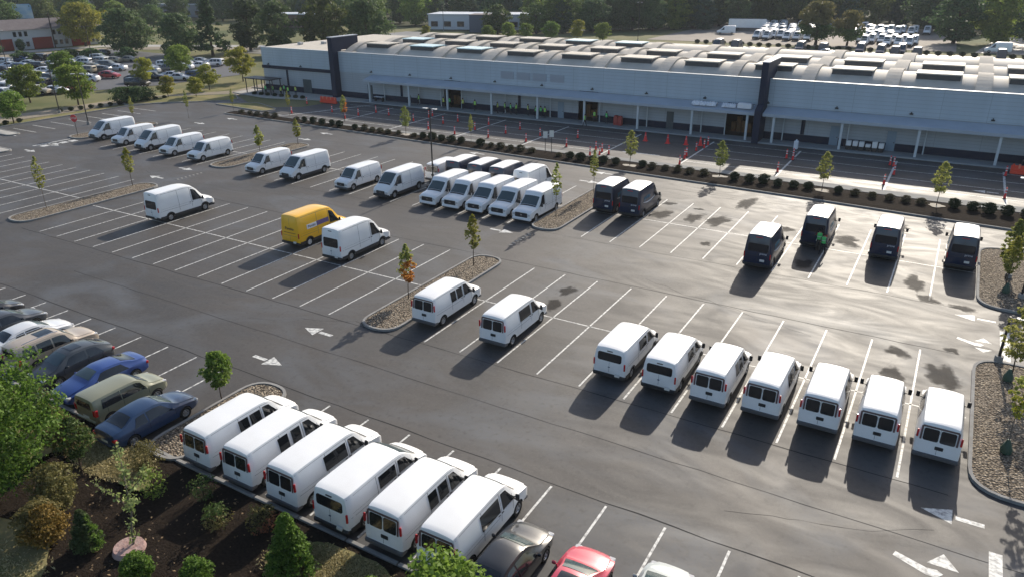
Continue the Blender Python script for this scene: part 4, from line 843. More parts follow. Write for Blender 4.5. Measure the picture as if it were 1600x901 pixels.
# far car park: simpler copies
cols = [('white', (.7, .7, .72)), ('silver_far', (.4, .42, .44)), ('black_far', (.015, .016, .02)), ('grey_far', (.12, .13, .14)), ('red_far', (.35, .03, .04)), ('blue_far', (.03, .06, .14)), ('sand_far', (.35, .30, .22))]
farp = {}
def far_car(x, y, rz, ck=None, kind=None, row='', lab=None):
    ck = ck if ck is not None else random.choice([0, 0, 0, 1, 1, 2, 2, 3, 3, 5, 6]); kind = kind or random.choice(['sedan', 'suv', 'hatch'])
    cname = cols[ck][0].split('_')[0]; kn = {'sedan': 'saloon', 'suv': 'estate', 'hatch': 'hatchback'}[kind]; lab = lab or '%s %s parked in the far left car park%s' % (cname, kn, row)
    if (ck, kind) not in farp: farp[(ck, kind)] = o = make_car(kind, car_paint(*cols[ck]), lab, full=False)
    else: o = copy_tree(farp[(ck, kind)])
    o.location = (x, y, -.02); o.rotation_euler = (0, 0, rz); o['label'] = lab; o['category'] = 'car'; o['group'] = '%s %ss in the far left car park' % (cname, kn); return o
th = radians(-66)     # stalls in the far car park
spots = []
far_rows = [((-124.5, 34), (-119, 46), 6), ((-133, 37), (-128, 58), 8), ((-138.5, 36), (-133.5, 60), 9), ((-148, 40), (-140, 72), 11), ((-153.5, 42), (-146, 74), 11), ((-164, 48), (-154, 84), 12), ((-170, 52), (-162, 82), 9), ((-181, 56), (-174, 90), 10), ((-118.5, 62), (-117, 74), 4), ((-128, 72), (-127, 88), 5), ((-134, 76), (-134, 90), 4)]
for ri, (a, b, n) in enumerate(far_rows):
    for k in range(n):
        if random.random() < .14: continue
        t = k/(n-1); x = a[0]+(b[0]-a[0])*t; y = a[1]+(b[1]-a[1])*t
        far_car(x, y, th+(pi if ri % 2 else 0)+radians(random.uniform(-2, 2)), row=', %s row, %s place' % (ORD[ri], ORD[k]))
far_car(-118.9, 50.4, th, 4, 'sedan', lab='dark red saloon at the near edge of the far car park'); far_car(-129.5, 63.5, th, 4, 'hatch', lab='red hatchback deeper in the far car park')
far_car(-112.8, 58.5, th, 2, 'suv', lab='black estate under the yellowish tree in the far car park'); far_car(-113.6, 68.6, th, 0, 'sedan', lab='white saloon by the near right corner of the far car park'); far_car(-111.6, 71.4, th, 5, 'suv', lab='dark blue estate at the right corner of the far car park')
# vans in the yards behind the warehouse (small in the photo: body, glass and wheels)
def small_van(paint, roofm, label, group, H=2.6):
    e = empty('parked_van', label=label, cat='van', group=group); me = high(H).body(2).mesh('body', [paint]); link('body', me, e); sh = high(H)
    if roofm: m = MB(); sh.top_patch(m, sh.yr+.05, .9, -1.08, 1.08, .015, n=3); m.build('roof', roofm, e)
    m = MB(); sh.top_patch(m, .92, 1.95, n=3); m.build('windscreen', WSHIELD, e)
    for sg in (-1, 1):
        m = MB(); sh.side_patch(m, sg, .6, 1.8, .6, 1.1, .06, .84, n=3); m.build('side_window', GLASS, e)
        for y in (-1.85, 1.85): wheel(e, sg*.9, y, .36, detail=False)
    if paint != NAVY: m = MB(); rrect_y(m, 0, 1.62, 1.4, .6, sh.yr, .014, .1, sh=sh); m.build('rear_window', GLASS, e)
    m = MB(); m.box(-.9, .9, 2.9, 3.02, .3, .85, bev=.05); m.build('front_bumper', PLAS, e)
    return e
sv = {}
def put_sv(k, x, y, rz, lab, g):
    if k not in sv: sv[k] = o = small_van(WHITE if k == 'w' else NAVY, None if k == 'w' else MATS['white_roof'], lab, g)
    else: o = copy_tree(sv[k])
    o.location = (x, y, 0); o.rotation_euler = (0, 0, rz); o['label'] = lab; o['group'] = g; o['category'] = 'van'
for i, (x, y) in enumerate([(-34.2, 178), (-29.2, 179), (-13.2, 180.5), (-7.3, 180), (1.0, 182.5), (5.9, 180.5), (9.4, 179), (10.2, 184.5), (14.2, 178.5), (31.5, 182)]):
    put_sv('d', x, y, random.choice([0, pi]), 'dark van with pale roof on the yard behind the warehouse, %s from the left' % ORD[i], 'dark vans behind the warehouse')
wr = [(206.5, -1, 10, 5), (217.5, -31, -18, 6), (228, -7, 7, 5), (240, -36, -19, 7), (251, -9, 12, 7), (262, -42, -8, 11), (212, -32, -17, 6), (222, -33, -18, 6), (233, -35, -20, 6), (245, -37, -20, 7), (257, -40, -22, 7), (213, -5.2, 11, 7), (223, -6.5, 4, 5), (234, -7.5, 0, 4), (246, -8, 8, 5)]
for ri, (y, a, b, n) in enumerate(wr):
    for k in range(n):
        if random.random() < .12: continue
        put_sv('w', a+(b-a)*k/(n-1)+random.uniform(-.3, .3), y+random.uniform(-.5, .5), pi, 'white van %s from left, %s row of the %s pale yard' % (ORD[k], ORD[ri % 12] if ri < 12 else 'back ' + ORD[ri-12], 'left' if (a+b)/2 < -12 else 'right'), 'white vans in the pale yards behind the warehouse')
put_sv('w', -45.5, 226, pi*.6, 'white van standing alone left of the pale yard, near the trees', 'lone vans'); put_sv('w', 31.0, 199, pi*.5, 'white van alone at the entrance of the right hand grey yard', 'lone vans')
e = empty('box_trailer', (-43, 243, 0), radians(8), label='long pale box trailer parked before the trees', cat='trailer')
MB().box(-6.2, 6.2, -1.25, 1.25, 1.0, 3.8, bev=.05).build('box', WHITE, e)
for x in (-4.6, -3.4, 4.4): MB().tube([(x, -1.2, .5), (x, 1.2, .5)], .5, 14).build('wheel', RUB, e)
for i, x in enumerate((-24, -6.5, 22.5)):
    o = make_car('sedan', car_paint(*cols[0]), 'white saloon on the service yard, %s of three' % ('left', 'middle', 'right')[i], 'saloons on the service yard', full=False); o.location = (x, 172+4*(i == 1), -.02); o.rotation_euler = (0, 0, pi/2)

# ------------------------------------------------------------------ vegetation
def quads_mesh(name, C, N, S, mats, mi=None, asp=.7, seed=0):
    r = np.random.default_rng(seed); n = len(C); N = N/np.maximum(np.linalg.norm(N, axis=1, keepdims=True), 1e-6)
    a = np.cross(N, r.normal(size=(n, 3))); a /= np.maximum(np.linalg.norm(a, axis=1, keepdims=True), 1e-6); b = np.cross(N, a); S = S[:, None]
    bend = N*S*.25
    V = np.stack([C-a*S*.6, C-b*S*asp*.55+bend*0, C+a*S*.6-bend, C+b*S*asp*.55], 1).reshape(-1, 3)
    me = bpy.data.meshes.new(name); me.vertices.add(4*n); me.vertices.foreach_set('co', V.astype(np.float32).ravel()); me.loops.add(4*n); me.loops.foreach_set('vertex_index', np.arange(4*n, dtype=np.int32))
    me.polygons.add(n); me.polygons.foreach_set('loop_start', np.arange(0, 4*n, 4, dtype=np.int32)); me.polygons.foreach_set('loop_total', np.full(n, 4, dtype=np.int32))
    for m in (mats if isinstance(mats, (list, tuple)) else [mats]): me.materials.append(m)
    if mi is not None: me.polygons.foreach_set('material_index', mi.astype(np.int32))
    me.update(); me.validate(); return me
def crown_mesh(name, H, R, n, leaf, mats, seed, shape='round', z0=.25, clumps=60, sparse=.0, flat=1., two=None):
    if H < 5.5 and R < 1.2: clumps = int(clumps*6); n = int(n*1.9); leaf *= .8; small = .8
    else: small = .9; clumps = int(clumps*1.3)
    """leaf faces gathered in clumps through an uneven crown volume"""
    r = np.random.default_rng(seed); zc0 = H*z0; ch = H-zc0; cs = []
    while len(cs) < clumps:
        u = r.random(); th_ = r.random()*2*pi
        if shape == 'round': prof = math.sqrt(max(0, 1-(2*u-1)**2))*(.85+.3*sin(3*th_+seed)*.5+.15*r.random()); 
        elif shape == 'cone': prof = (1-u)**.8*.95+.05
        elif shape == 'oval': prof = (sin(pi*min(1, u*.97+.05))**.7)*(1-.35*u)
        elif shape == 'wide': prof = (math.sqrt(max(0, 1-u**2.2)))*(.35+.65*min(1, u*4+.3))
        rad = R*prof*(r.random()**.45); cs.append((rad*cos(th_), rad*sin(th_), zc0+ch*u*.94, small*R*(.30 if shape != 'cone' else .26)*(.6+.8*r.random())*(1-.4*u if shape in ('cone', 'oval') else 1)))
    cs = np.array(cs); idx = r.integers(0, clumps, n); d = r.normal(size=(n, 3)); d /= np.linalg.norm(d, axis=1, keepdims=True); d[:, 2] = np.where(d[:, 2] < -.3, -d[:, 2]*.6, d[:, 2])
    rad = cs[idx, 3]*(.55+.5*r.random(n)**.6); C = cs[idx, :3]+d*rad[:, None]*np.array([1, 1, flat*.8]); C[:, 2] = np.clip(C[:, 2], zc0*.6, H*1.02)
    N = d+r.normal(size=(n, 3))*.55; S = leaf*(.6+.8*r.random(n)); mi = None
    if two: mi = (C @ np.array(two[:3]) > two[3]).astype(int)
    return quads_mesh(name, C, N, S, mats, mi, seed=seed)
BARK = mat('bark', (.09, .065, .045), .9, col2=(.05, .038, .03), scale=6); BARKL = mat('grey_bark', (.20, .17, .14), .9, col2=(.12, .1, .08), scale=6)
def trunk_mesh(H, rad, seed, limbs=6, m=BARK, spread=1., z0=.3):
    r = random.Random(seed); b = MB(); pts = [(0, 0, -.1)]; 
    for k in range(1, 6): pts.append((r.uniform(-.04, .04)*H*.3, r.uniform(-.04, .04)*H*.3, H*.86*k/5))
    b.tube(pts, [rad*1.25]+[rad*(1-.17*k) for k in range(1, 6)], 8)
    for i in range(limbs):
        z = H*(z0+.45*i/limbs); a = r.uniform(0, 6.28); L = spread*(.8+.3*r.random())*(1-.4*i/limbs)
        b.tube([(0, 0, z), (cos(a)*L*.45, sin(a)*L*.45, z+L*.35), (cos(a)*L, sin(a)*L, z+L*.75)], [rad*.5, rad*.32, rad*.1], 6)
    return b.mesh('trunk', m)
LG_D = leafmat('leaf_dark', (.036, .066, .026), (.095, .150, .055), .38, .5); LG_M = leafmat('leaf_mid', (.05, .09, .025), (.12, .17, .045), .35, .6)
LG_L = leafmat('leaf_light', (.09, .15, .03), (.22, .29, .06), .45, .3); LG_Y = leafmat('leaf_yellow', (.16, .20, .03), (.34, .33, .05), .4, .3); LG_O = leafmat('leaf_orange', (.42, .15, .03), (.55, .25, .06), .55, .3)
LG_B = leafmat('leaf_brown', (.10, .10, .035), (.19, .165, .06), .35, .3); LG_F = leafmat('leaf_fresh', (.03, .075, .012), (.15, .25, .04), .42); LG_BL = leafmat('leaf_bluish', (.036, .066, .040), (.085, .135, .078), .38, .5)
LG_F2 = leafmat('leaf_verge', (.07, .13, .02), (.20, .28, .05), .42, .4); LG_O2 = leafmat('leaf_russet', (.14, .06, .03), (.24, .10, .05), .3); LG_YB = leafmat('leaf_gold', (.13, .09, .02), (.26, .17, .04), .3); LG_S = leafmat('leaf_sapling', (.16, .20, .05), (.36, .38, .11), .55, .4)
TREEP = {}
def tree(name, key, x, y, H, label, cat='tree', group=None, sc=None, parts=True):
    """key -> prototype of unit settings"""
    if key not in TREEP:
        P_ = dict(TREEDEF[key]); cr = crown_mesh('crown', P_['H'], P_['R'], P_['n'], P_['leaf'], P_['m'], P_.get('seed', 1), P_.get('shape', 'round'), P_.get('z0', .25), P_.get('clumps', 60), two=P_.get('two'))
        tk = trunk_mesh(P_['H'], P_['tr'], P_.get('seed', 1), P_.get('limbs', 6), P_.get('bark', BARK), P_['R']*.7, P_.get('tz', .3)); TREEP[key] = (cr, tk, P_['H'])
    cr, tk, h0 = TREEP[key]; s = H/h0; e = empty(name, (x, y, 0), random.uniform(0, 6.28), label, cat, group); e.scale = (s*(sc or 1), s*(sc or 1), s)
    link('trunk', tk, e); link('crown', cr, e); return e
TREEDEF = {
 'big1': dict(H=14, R=6.4, n=8000, leaf=.55, m=LG_M, tr=.4, seed=1, clumps=100, z0=.05), 'big2': dict(H=15, R=5.8, n=8000, leaf=.55, m=LG_D, tr=.4, seed=2, clumps=95, z0=.05),
 'big3': dict(H=13, R=6.8, n=9000, leaf=.52, m=LG_D, tr=.4, seed=3, clumps=110, shape='wide', z0=.12), 'big4': dict(H=16, R=5.2, n=8000, leaf=.52, m=LG_BL, tr=.35, seed=4, clumps=100, shape='oval', z0=.02),
 'big5': dict(H=12, R=5.6, n=7500, leaf=.5, m=LG_L, tr=.35, seed=5, clumps=90, z0=.05), 'big6': dict(H=17, R=4.6, n=5200, leaf=.55, m=LG_D, tr=.35, seed=16, clumps=110, shape='cone', z0=.08),
 'yel': dict(H=11, R=5.6, n=9000, leaf=.42, m=LG_Y, tr=.35, seed=6, clumps=90, z0=.12), 'brn': dict(H=8.5, R=4.4, n=9000, leaf=.36, m=[LG_B, LG_M], tr=.3, seed=7, clumps=60, z0=.15, two=(0, 0, -1, -4.2)),
 'mid': dict(H=6.4, R=2.9, n=7500, leaf=.26, m=LG_F2, tr=.12, seed=8, clumps=80, z0=.16), 'midy': dict(H=5.6, R=2.3, n=5000, leaf=.24, m=LG_Y, tr=.1, seed=9, clumps=60, z0=.2),
 'sap1': dict(H=3.85, R=.62, n=1250, leaf=.125, m=[LG_S, LG_Y], tr=.035, seed=10, clumps=22, z0=.36, shape='oval', limbs=9, two=(0, 0, 1, 2.6), tz=.35), 'sap2': dict(H=3.8, R=.66, n=1400, leaf=.125, m=[LG_S, LG_O], tr=.035, seed=11, clumps=24, z0=.33, shape='oval', limbs=9, two=(1, -.6, -.5, -1.05), tz=.35),
 'sap3': dict(H=3.8, R=.85, n=1150, leaf=.125, m=[LG_S, LG_S], tr=.035, seed=12, clumps=22, z0=.33, shape='oval', limbs=8, two=(1, 0, 0, 0), tz=.35), 'sap4': dict(H=4.6, R=.5, n=800, leaf=.12, m=[LG_Y, LG_S], tr=.03, seed=13, clumps=18, z0=.4, shape='oval', limbs=10, two=(0, 0, 1, 3), tz=.3, bark=BARKL),
 'sapy': dict(H=3.2, R=.62, n=1150, leaf=.14, m=[LG_Y, LG_S], tr=.035, seed=14, clumps=22, z0=.3, shape='oval', limbs=7, two=(0, 0, 1, 1.5), tz=.3), 'lolly': dict(H=2.5, R=.66, n=1500, leaf=.15, m=[LG_L, LG_F2], tr=.03, seed=15, clumps=26, z0=.32, shape='round', limbs=8, two=(0, 0, 1, 1.6), tz=.4)}
# island saplings
for key, x, y, H, lab in (('sap2', -4.6, 4.4, 3.9, 'young tree half turned orange on the middle gravel island'), ('sap1', -4.1, 11.7, 3.9, 'slim yellowish sapling at the far end of the middle gravel island'), ('sap4', -47.3, 3.9, 4.6, 'thin leggy sapling at the near end of the left gravel island'),
        ('sap1', -47.6, 13.0, 3.9, 'bright green sapling at the far end of the left gravel island'), ('sapy', -47.4, 30.0, 3.4, 'yellow sapling on the far gravel island beside low white vans'), ('sapy', -47.4, 36.3, 3.1, 'yellow green sapling at the far tip of the far gravel island'),
        ('sap4', -4.3, 25.6, 4.6, 'nearly bare sapling at the near end of the gravel island by the tall vans'), ('sap4', -4.4, 33.8, 4.2, 'bare thin sapling beside the dark blue van pair'), ('sapy', 30.4, 28.2, 4.2, 'yellow green young tree on the upper right gravel island, far one'),
        ('sap1', 30.3, 25.4, 4.0, 'bushy green young tree on the upper right gravel island, near one'), ('sap3', 30.4, 11.8, 4.4, 'tall young tree at the far end of the lower right gravel island'), ('sap4', 30.1, 4.2, 4.6, 'thin young tree with a green base bag on the lower right gravel island'),
        ('lolly', -5.2, -10.7, 2.55, 'small round headed green tree at the tip of the gravel island by the vans'), ('sap4', -75.6, 41.4, 4.0, 'thin sapling near the far left end of the lot'), ('sap4', -78.0, 34.0, 4.0, 'thin sapling on the stop sign island'),
        ('sap3', -38.2, 47.0, 3.9, 'green street tree in the median, fourth from the left'), ('sap4', -27.8, 47.2, 3.6, 'thin yellowish street tree in the median, fifth from the left'), ('sap2', -52.6, 50.8, 3.4, 'reddish brown street tree near the left end of the coned lanes'), ('sap4', -63.8, 50.6, 3.4, 'thin street tree at the left tip of the median'),
        ('sap4', -73.9, 48.5, 3.4, 'thin yellowish tree left of the median on the verge'), ('sap3', -5.4, 45.7, 3.8, 'street tree in the median with a pale mulch ring, near the cones'), ('sap3', 4.7, 45.9, 3.6, 'street tree in the median, first right of the open lane'),
        ('sap3', 15.1, 45.5, 4.0, 'street tree in the median, second right of the open lane'), ('sap3', 25.2, 45.3, 3.9, 'street tree in the median, third right of the open lane')):
    tree('young_tree', key, x, y, H*random.uniform(.94, 1.04)*(1.12 if key != 'lolly' else 1.1), lab, group='young trees around the lot', sc=.95)
for x, y in ((-5.4, 45.7), (4.7, 45.9), (15.1, 45.5), (25.2, 45.3), (-38.2, 47)): 
    MB().sheet(blotch(x, y, .75, .55, int(x*7) % 50, 20), .24).build('wood_chips', mat('pale_chips', (.42, .38, .32), .9), kind='structure')
for i, (x, y) in enumerate(((30.3, 11.8), (30.1, 4.2), (30.4, 25.4))):
    m = MB(); m.tube([(0, 0, .1), (0, 0, .3), (0, 0, .55), (0, 0, .8)], [.24, .26, .15, .06], 10); m.build('watering_bag', mat('bag_green', (.03, .07, .045), .6), loc=(x, y, .1), label='dark green watering bag round the tree trunk, %s' % ('far tree of the lower right island', 'near tree of the lower right island', 'upper right island')[i], cat='tree bag', group='tree watering bags')
# left verge trees
for key, x, y, H, lab in (('mid', -112.8, 38, 6.3, 'round green tree on the verge left of the lamp post'), ('mid', -102.8, 40.5, 6.6, 'taller green tree on the verge between two lamp posts'), ('mid', -96.2, 26.5, 4.6, 'green tree at the left edge by the kerb'), ('midy', -113.5, 60.5, 5.2, 'yellow tinged tree at the near edge of the far car park'),
        ('mid', -120.5, 74, 6.2, 'green tree inside the far car park near the right'), ('midy', -100.5, 73.5, 6.6, 'bright yellow green tree beside the gravel track'), ('midy', -97.0, 62.5, 4.6, 'smaller yellow tree in front of the bright one'), ('mid', -130.5, 55, 6.2, 'green tree behind the taller verge tree'),
        ('midy', -95.5, 52.5, 3.8, 'pale yellow thin crowned tree on the track corner'), ('midy', -91.2, 55.0, 3.6, 'second pale yellow tree on the track corner')):
    tree('verge_tree', key, x, y, H, lab, group='verge trees on the left')
for key, x, y, H, sc, lab in (('yel', -203, 103.5, 12.0, 1.05, 'large golden yellow tree beside the brick building'), ('big3', -172, 96.5, 11.2, 1.2, 'broad dark green tree, left of the pair beyond the far car park'), ('big3', -155, 100, 10.2, 1.05, 'broad dark green tree, right of the pair beyond the far car park'),
        ('big6', -145.3, 102.5, 14.5, 1.15, 'tall dark conifer like tree right of the broad pair'), ('big2', -147.5, 117, 13.5, 1.0, 'tall dark tree just behind the conifer'), ('big2', -131, 112, 13, 1.0, 'dark tree at the left of the warehouse corner'), ('big1', -128, 126, 14.0, 1., 'dark leafy tree behind the warehouse corner'),
        ('big3', -118, 132, 13.0, 1., 'broad dark tree above the warehouse left end'), ('big2', -150, 150, 15, 1.1, 'high dark tree behind the corner trees'), ('big1', -140, 158, 14, 1.1, 'round crowned dark tree behind the corner trees'),
        ('brn', -13.0, 201, 11.2, 1.0, 'round russet tree in the yard behind the warehouse, larger'), ('brn', -5.0, 203, 9.0, .9, 'round russet tree in the yard behind the warehouse, smaller'), ('big2', 20.4, 222, 14, 1.25, 'dense dark tree on the grass behind the yards'), ('big5', 30.8, 226, 14.5, 1.0, 'bright green upright tree on the grass behind the yards')):
    tree('large_tree', key, x, y, H, lab, sc=sc, group='large single trees')
for i, (x, y, H) in enumerate(((-99, 176, 5.2), (-94, 178, 5.0), (-87, 181, 5.6), (-79.4, 184, 6.0), (-70, 182, 5.6), (-104, 172, 4.5), (-122, 164, 4.4), (-137, 150, 3.8))):
    tree('young_tree', 'midy' if i in (3, 6) else 'mid', x, y, H, 'bushy tree behind the warehouse roof, %s of eight from the right' % ORD[7-i], group='bushy trees behind the warehouse roof')
# background belt: rows of trees along the back
kinds = {'big1': 'mid green round tree in the wooded belt', 'big2': 'dark green tree in the wooded belt', 'big3': 'broad spreading tree in the wooded belt', 'big4': 'tall bluish green tree in the wooded belt', 'big5': 'pale green tree in the wooded belt', 'big6': 'pointed dark tree in the wooded belt'}
def belt(p0, p1, n, jit, h0, h1, w=('big1', 'big2', 'big3', 'big4', 'big5')):
    for k in range(n):
        t = (k+random.uniform(-.3, .3))/max(1, n-1); x = p0[0]+(p1[0]-p0[0])*t+random.uniform(-jit, jit); y = p0[1]+(p1[1]-p0[1])*t+random.uniform(-jit, jit)
        kd = random.choice(w); tree('forest_tree', kd, x, y, random.uniform(h0, h1), kinds[kd], group=kinds[kd]+'s', sc=random.uniform(.9, 1.25))
belt((-112, 196), (-50, 250), 9, 3, 9, 13); belt((-100, 212), (-52, 262), 9, 3, 12, 17, ('big2', 'big4', 'big1')); belt((-60, 262), (40, 292), 14, 5, 12, 17); belt((14, 262), (70, 262), 8, 4, 13, 18, ('big2', 'big4', 'big3')); belt((48, 215), (80, 215), 4, 5, 12, 16, ('big2', 'big3'))
belt((-150, 245), (90, 330), 26, 7, 14, 20); belt((-200, 262), (120, 380), 28, 9, 15, 22, ('big1', 'big2', 'big4')); belt((-240, 205), (-120, 235), 15, 6, 9, 14); belt((-330, 160), (-215, 225), 18, 6, 9, 13, ('big1', 'big2', 'big3'))
belt((-400, 150), (-200, 290), 26, 9, 12, 18); belt((-470, 220), (-100, 420), 30, 12, 16, 24, ('big1', 'big2', 'big4')); belt((-560, 200), (-300, 400), 22, 14, 18, 26, ('big1', 'big2')); belt((-300, 420), (150, 460), 26, 14, 18, 26, ('big2', 'big4')); belt((-213, 66), (-207, 88), 6, 1, 2.2, 3.2, ('big2',)); belt((-330, 92), (-260, 160), 10, 5, 8, 12)
# bushes in the median
def bush_mesh(key, R, H, n, leaf, m, seed): return crown_mesh('foliage', H, R, n, leaf, m, seed, 'round', .02, 40)
BU_D = leafmat('leaf_boxwood', (.012, .022, .010), (.035, .055, .018), .15); BU_R = leafmat('leaf_bronze', (.03, .035, .015), (.08, .07, .03), .25)
bm = [bush_mesh('a', .56, 1.0, 2200, .09, BU_D, 31), bush_mesh('b', .55, .95, 900, .10, BU_R, 32)]
bl = [(-71.2, 48.0), (-69.2, 47.9), (-67.3, 47.7), (-65.3, 47.6), (-63.7, 47.8), (-58.8, 47.5), (-57.1, 47.4), (-55.3, 47.3), (-53.3, 47.1), (-51.6, 47.3), (-50.0, 47.1), (-46.9, 46.9), (-45.4, 47.1), (-43.7, 46.8), (-42.3, 46.9), (-40.9, 46.8), (-39.4, 47.1), (-36.5, 46.9), (-35.0, 46.8), (-33.4, 46.7), (-31.9, 46.7), (-30.3, 46.7), (-28.8, 46.7), (-25.8, 46.5), (-24.2, 46.5), (-22.7, 46.4), (-21.2, 46.3), (-19.8, 46.3), (-18.3, 46.4), (-14.5, 46.1), (-12.9, 46.0), (-11.5, 45.9), (-10.0, 45.9), (-8.6, 45.9), (-7.1, 46.0), (-4.0, 46.3), (-2.8, 46.1), (-1.3, 46.1), (.1, 46.1), (1.5, 46.0), (3.1, 46.1), (6.4, 45.6), (8.0, 45.6), (9.4, 45.7), (10.9, 45.5), (12.4, 45.7), (13.8, 45.8), (16.6, 45.8), (18.1, 45.8), (19.7, 45.6), (21.2, 45.5), (22.6, 45.6), (23.9, 45.6), (26.6, 45.7), (28.1, 45.7), (29.4, 45.4), (30.8, 45.5), (32.2, 45.3), (33.7, 45.3)]
for i, (x, y) in enumerate(bl):
    k = 0 if (i // 6) % 2 == 1 or 40 < i < 47 or i > 52 else 1
    o = link('round_shrub', bm[k], loc=(x, y-.25, .16), rz=random.uniform(0, 6)); s = random.uniform(.78, 1.08); o.scale = (s*random.uniform(.9, 1.15), s, s*(.92 if k == 0 else .75)*random.uniform(.85, 1.1))
    tag(o, 'dark round clipped shrub in the median strip' if k == 0 else 'loose bronze green shrub in the median strip', 'shrub', 'dark round shrubs in the median' if k == 0 else 'loose shrubs in the median')
for i, (x, y) in enumerate([(-98.5+.3*k, 35+1.5*k) for k in range(12)]+[(-84.5+1.6*k, 62.2+.1*k) for k in range(8)]+[(-95.5, 5+2.0*k) for k in range(12)]):
    o = link('low_shrub', bm[0], loc=(x, y, 0), rz=random.uniform(0, 6)); o.scale = (.8, .8, .6); tag(o, 'low dark shrub on the left side verge', 'shrub', 'low shrubs on the left verges')
for i in range(36):
    x = -44+2.6*i; o = link('low_shrub', bm[0], loc=(x, 191-.08*(x+44)+random.uniform(-.5, .5), 0)); o.scale = (1.4, 1.2, 1.1); tag(o, 'small dark shrub in the row behind the service yard', 'shrub', 'shrub row behind the service yard')
o = link('hedge', crown_mesh('hedge', 2.4, 3.0, 7000, .22, LG_D, 44, 'round', .0, 60), loc=(-97.2, 46.5, 0), rz=.9); o.scale = (1.25, .8, 1); tag(o, 'large dark clipped hedge at the lot corner', 'hedge')
for i, (x, y) in enumerate(((-170, 79), (-166, 82), (-160, 88), (-178, 72), (-152, 96), (-201, 71), (-203, 78))):
    o = link('hedge', crown_mesh('hedge', 2.6, 2.6, 1600, .4, LG_D, 50+i, 'round', .0, 30), loc=(x, y, 0)); tag(o, 'dark hedge clump %s beyond the far car park' % ['beside the street', 'right of the street gap', 'near the broad trees', 'at the left car rows', 'under the broad trees', 'before the brick wall', 'at the brick building corner'][i], 'hedge')

# foreground planting
def plant(name, x, y, H, R, n, leaf, m, seed, label, shape='round', z0=.05, clumps=40, cat='shrub', stem=True, two=None, tr=.03, z=.1, limbs=5, bark=BARK):
    e = empty(name, (x, y, z), label=label, cat=cat); link('foliage', crown_mesh('foliage', H, R, n, leaf, m, seed, shape, z0, clumps, two=two), e)
    if stem: link('stems', trunk_mesh(H, tr, seed, limbs, bark, R*.8, .1), e)
plant('conifer_shrub', -.8, -20.7, 1.9, .62, 5200, .09, [LG_D, LG_F], 60, 'green cone shaped evergreen left of the flowering sapling', 'cone', clumps=70, two=(1, .6, .2, .55))
plant('conifer_shrub', 7.15, -17.7, 2.9, .95, 8000, .10, LG_F, 61, 'bright green cone shaped evergreen near the bottom centre', 'cone', clumps=90)
plant('round_bush', 2.5, -20.8, 1.25, .6, 3600, .09, LG_F, 62, 'green rounded bush at the bottom, right of the pale planting ring'); plant('round_bush', 4.5, -19.8, 1.1, .6, 2800, .09, LG_F, 63, 'small green bush at the bottom edge left of the conifer')
plant('autumn_shrub', -2.5, -21.4, 1.9, .95, 3600, .11, [LG_B, LG_YB], 64, 'orange brown shrub beside the big green tree', two=(1, 0, 0, .15)); plant('autumn_shrub', -4.0, -20.0, 2.3, .9, 3000, .11, LG_B, 65, 'brown green shrub between big tree and orange shrub')
plant('sparse_shrub', -1.2, -17.5, 1.5, .62, 280, .11, LG_L, 66, 'sparse airy shrub just left of the centre of the mulch'); plant('sparse_shrub', .7, -16.5, 1.2, .6, 260, .09, LG_M, 67, 'sparse green shrub behind the leftmost white vans'); plant('sparse_shrub', 2.6, -17.4, 1.1, .65, 380, .10, [LG_M, LG_B], 68, 'small shrub with reddish centre behind the second white van', two=(0, 0, -1, -.6))
plant('sparse_shrub', 4.4, -16.6, 1.2, .7, 480, .10, [LG_B, LG_O2], 69, 'dull red shrub behind the wide rear window van', two=(1, 0, -.5, -.1)); plant('sparse_shrub', -3.3, -16.4, 1.4, .8, 700, .09, LG_B, 70, 'reddish brown twiggy shrub by the gravel island corner')
plant('small_tree', -5.3, -18.2, 3.2, .9, 2400, .11, [LG_B, LG_M], 71, 'small olive brown tree on the dry grass patch', 'oval', z0=.35, cat='tree', two=(1, 0, 0, 0), tr=.045, limbs=8); plant('small_tree', -10.4, -17.2, 3.0, 1.0, 2400, .12, [LG_B, LG_D], 72, 'olive brown small tree behind the khaki car', 'oval', z0=.12, cat='tree', two=(1, 0, 0, 0), tr=.045)
plant('small_tree', -8.2, -17.6, 2.6, .9, 2000, .12, [LG_M, LG_B], 73, 'bushy small tree between the khaki car and the big tree', 'oval', z0=.15, cat='tree', two=(0, 1, 0, 0), tr=.04)
# the leaning pale sapling with its ring
e = empty('flowering_sapling', (.7, -19.8, .1), label='pale leafed sapling rising from a pinkish planting ring', cat='tree')
r = np.random.default_rng(5); m = MB(); path = [(0, 0, 0), (-.05, .1, .7), (-.1, .3, 1.5), (-.15, .35, 2.3), (-.35, .5, 3.2), (-.5, .6, 4.2)]; m.tube(path, [.05, .045, .035, .03, .02, .008], 6)
br = [((-.1, .3, 1.6), (-.8, .1, 2.2), (-1.5, -.2, 2.7)), ((-.15, .35, 2.3), (.3, .7, 2.9), (.5, .9, 3.5)), ((-.2, .4, 2.6), (-.7, .7, 3.3), (-1.0, .8, 4.0)), ((-.1, .3, 1.9), (.4, .2, 2.3), (.8, .1, 2.5))]
for b_ in br: m.tube(b_, [.022, .015, .006], 5)
m.build('trunk', BARKL, e); C = []
for seg in [path]+[list(b_) for b_ in br]:
    for a, b in zip(seg[:-1], seg[1:]):
        for _ in range(36): t = r.random(); C.append(np.array(a)*(1-t)+np.array(b)*t+r.normal(size=3)*.09)
C = np.array(C); link('foliage', quads_mesh('foliage', C, r.normal(size=C.shape), .12*(.5+r.random(len(C))), leafmat('leaf_pale', (.12, .17, .05), (.32, .38, .14), .4)), e)
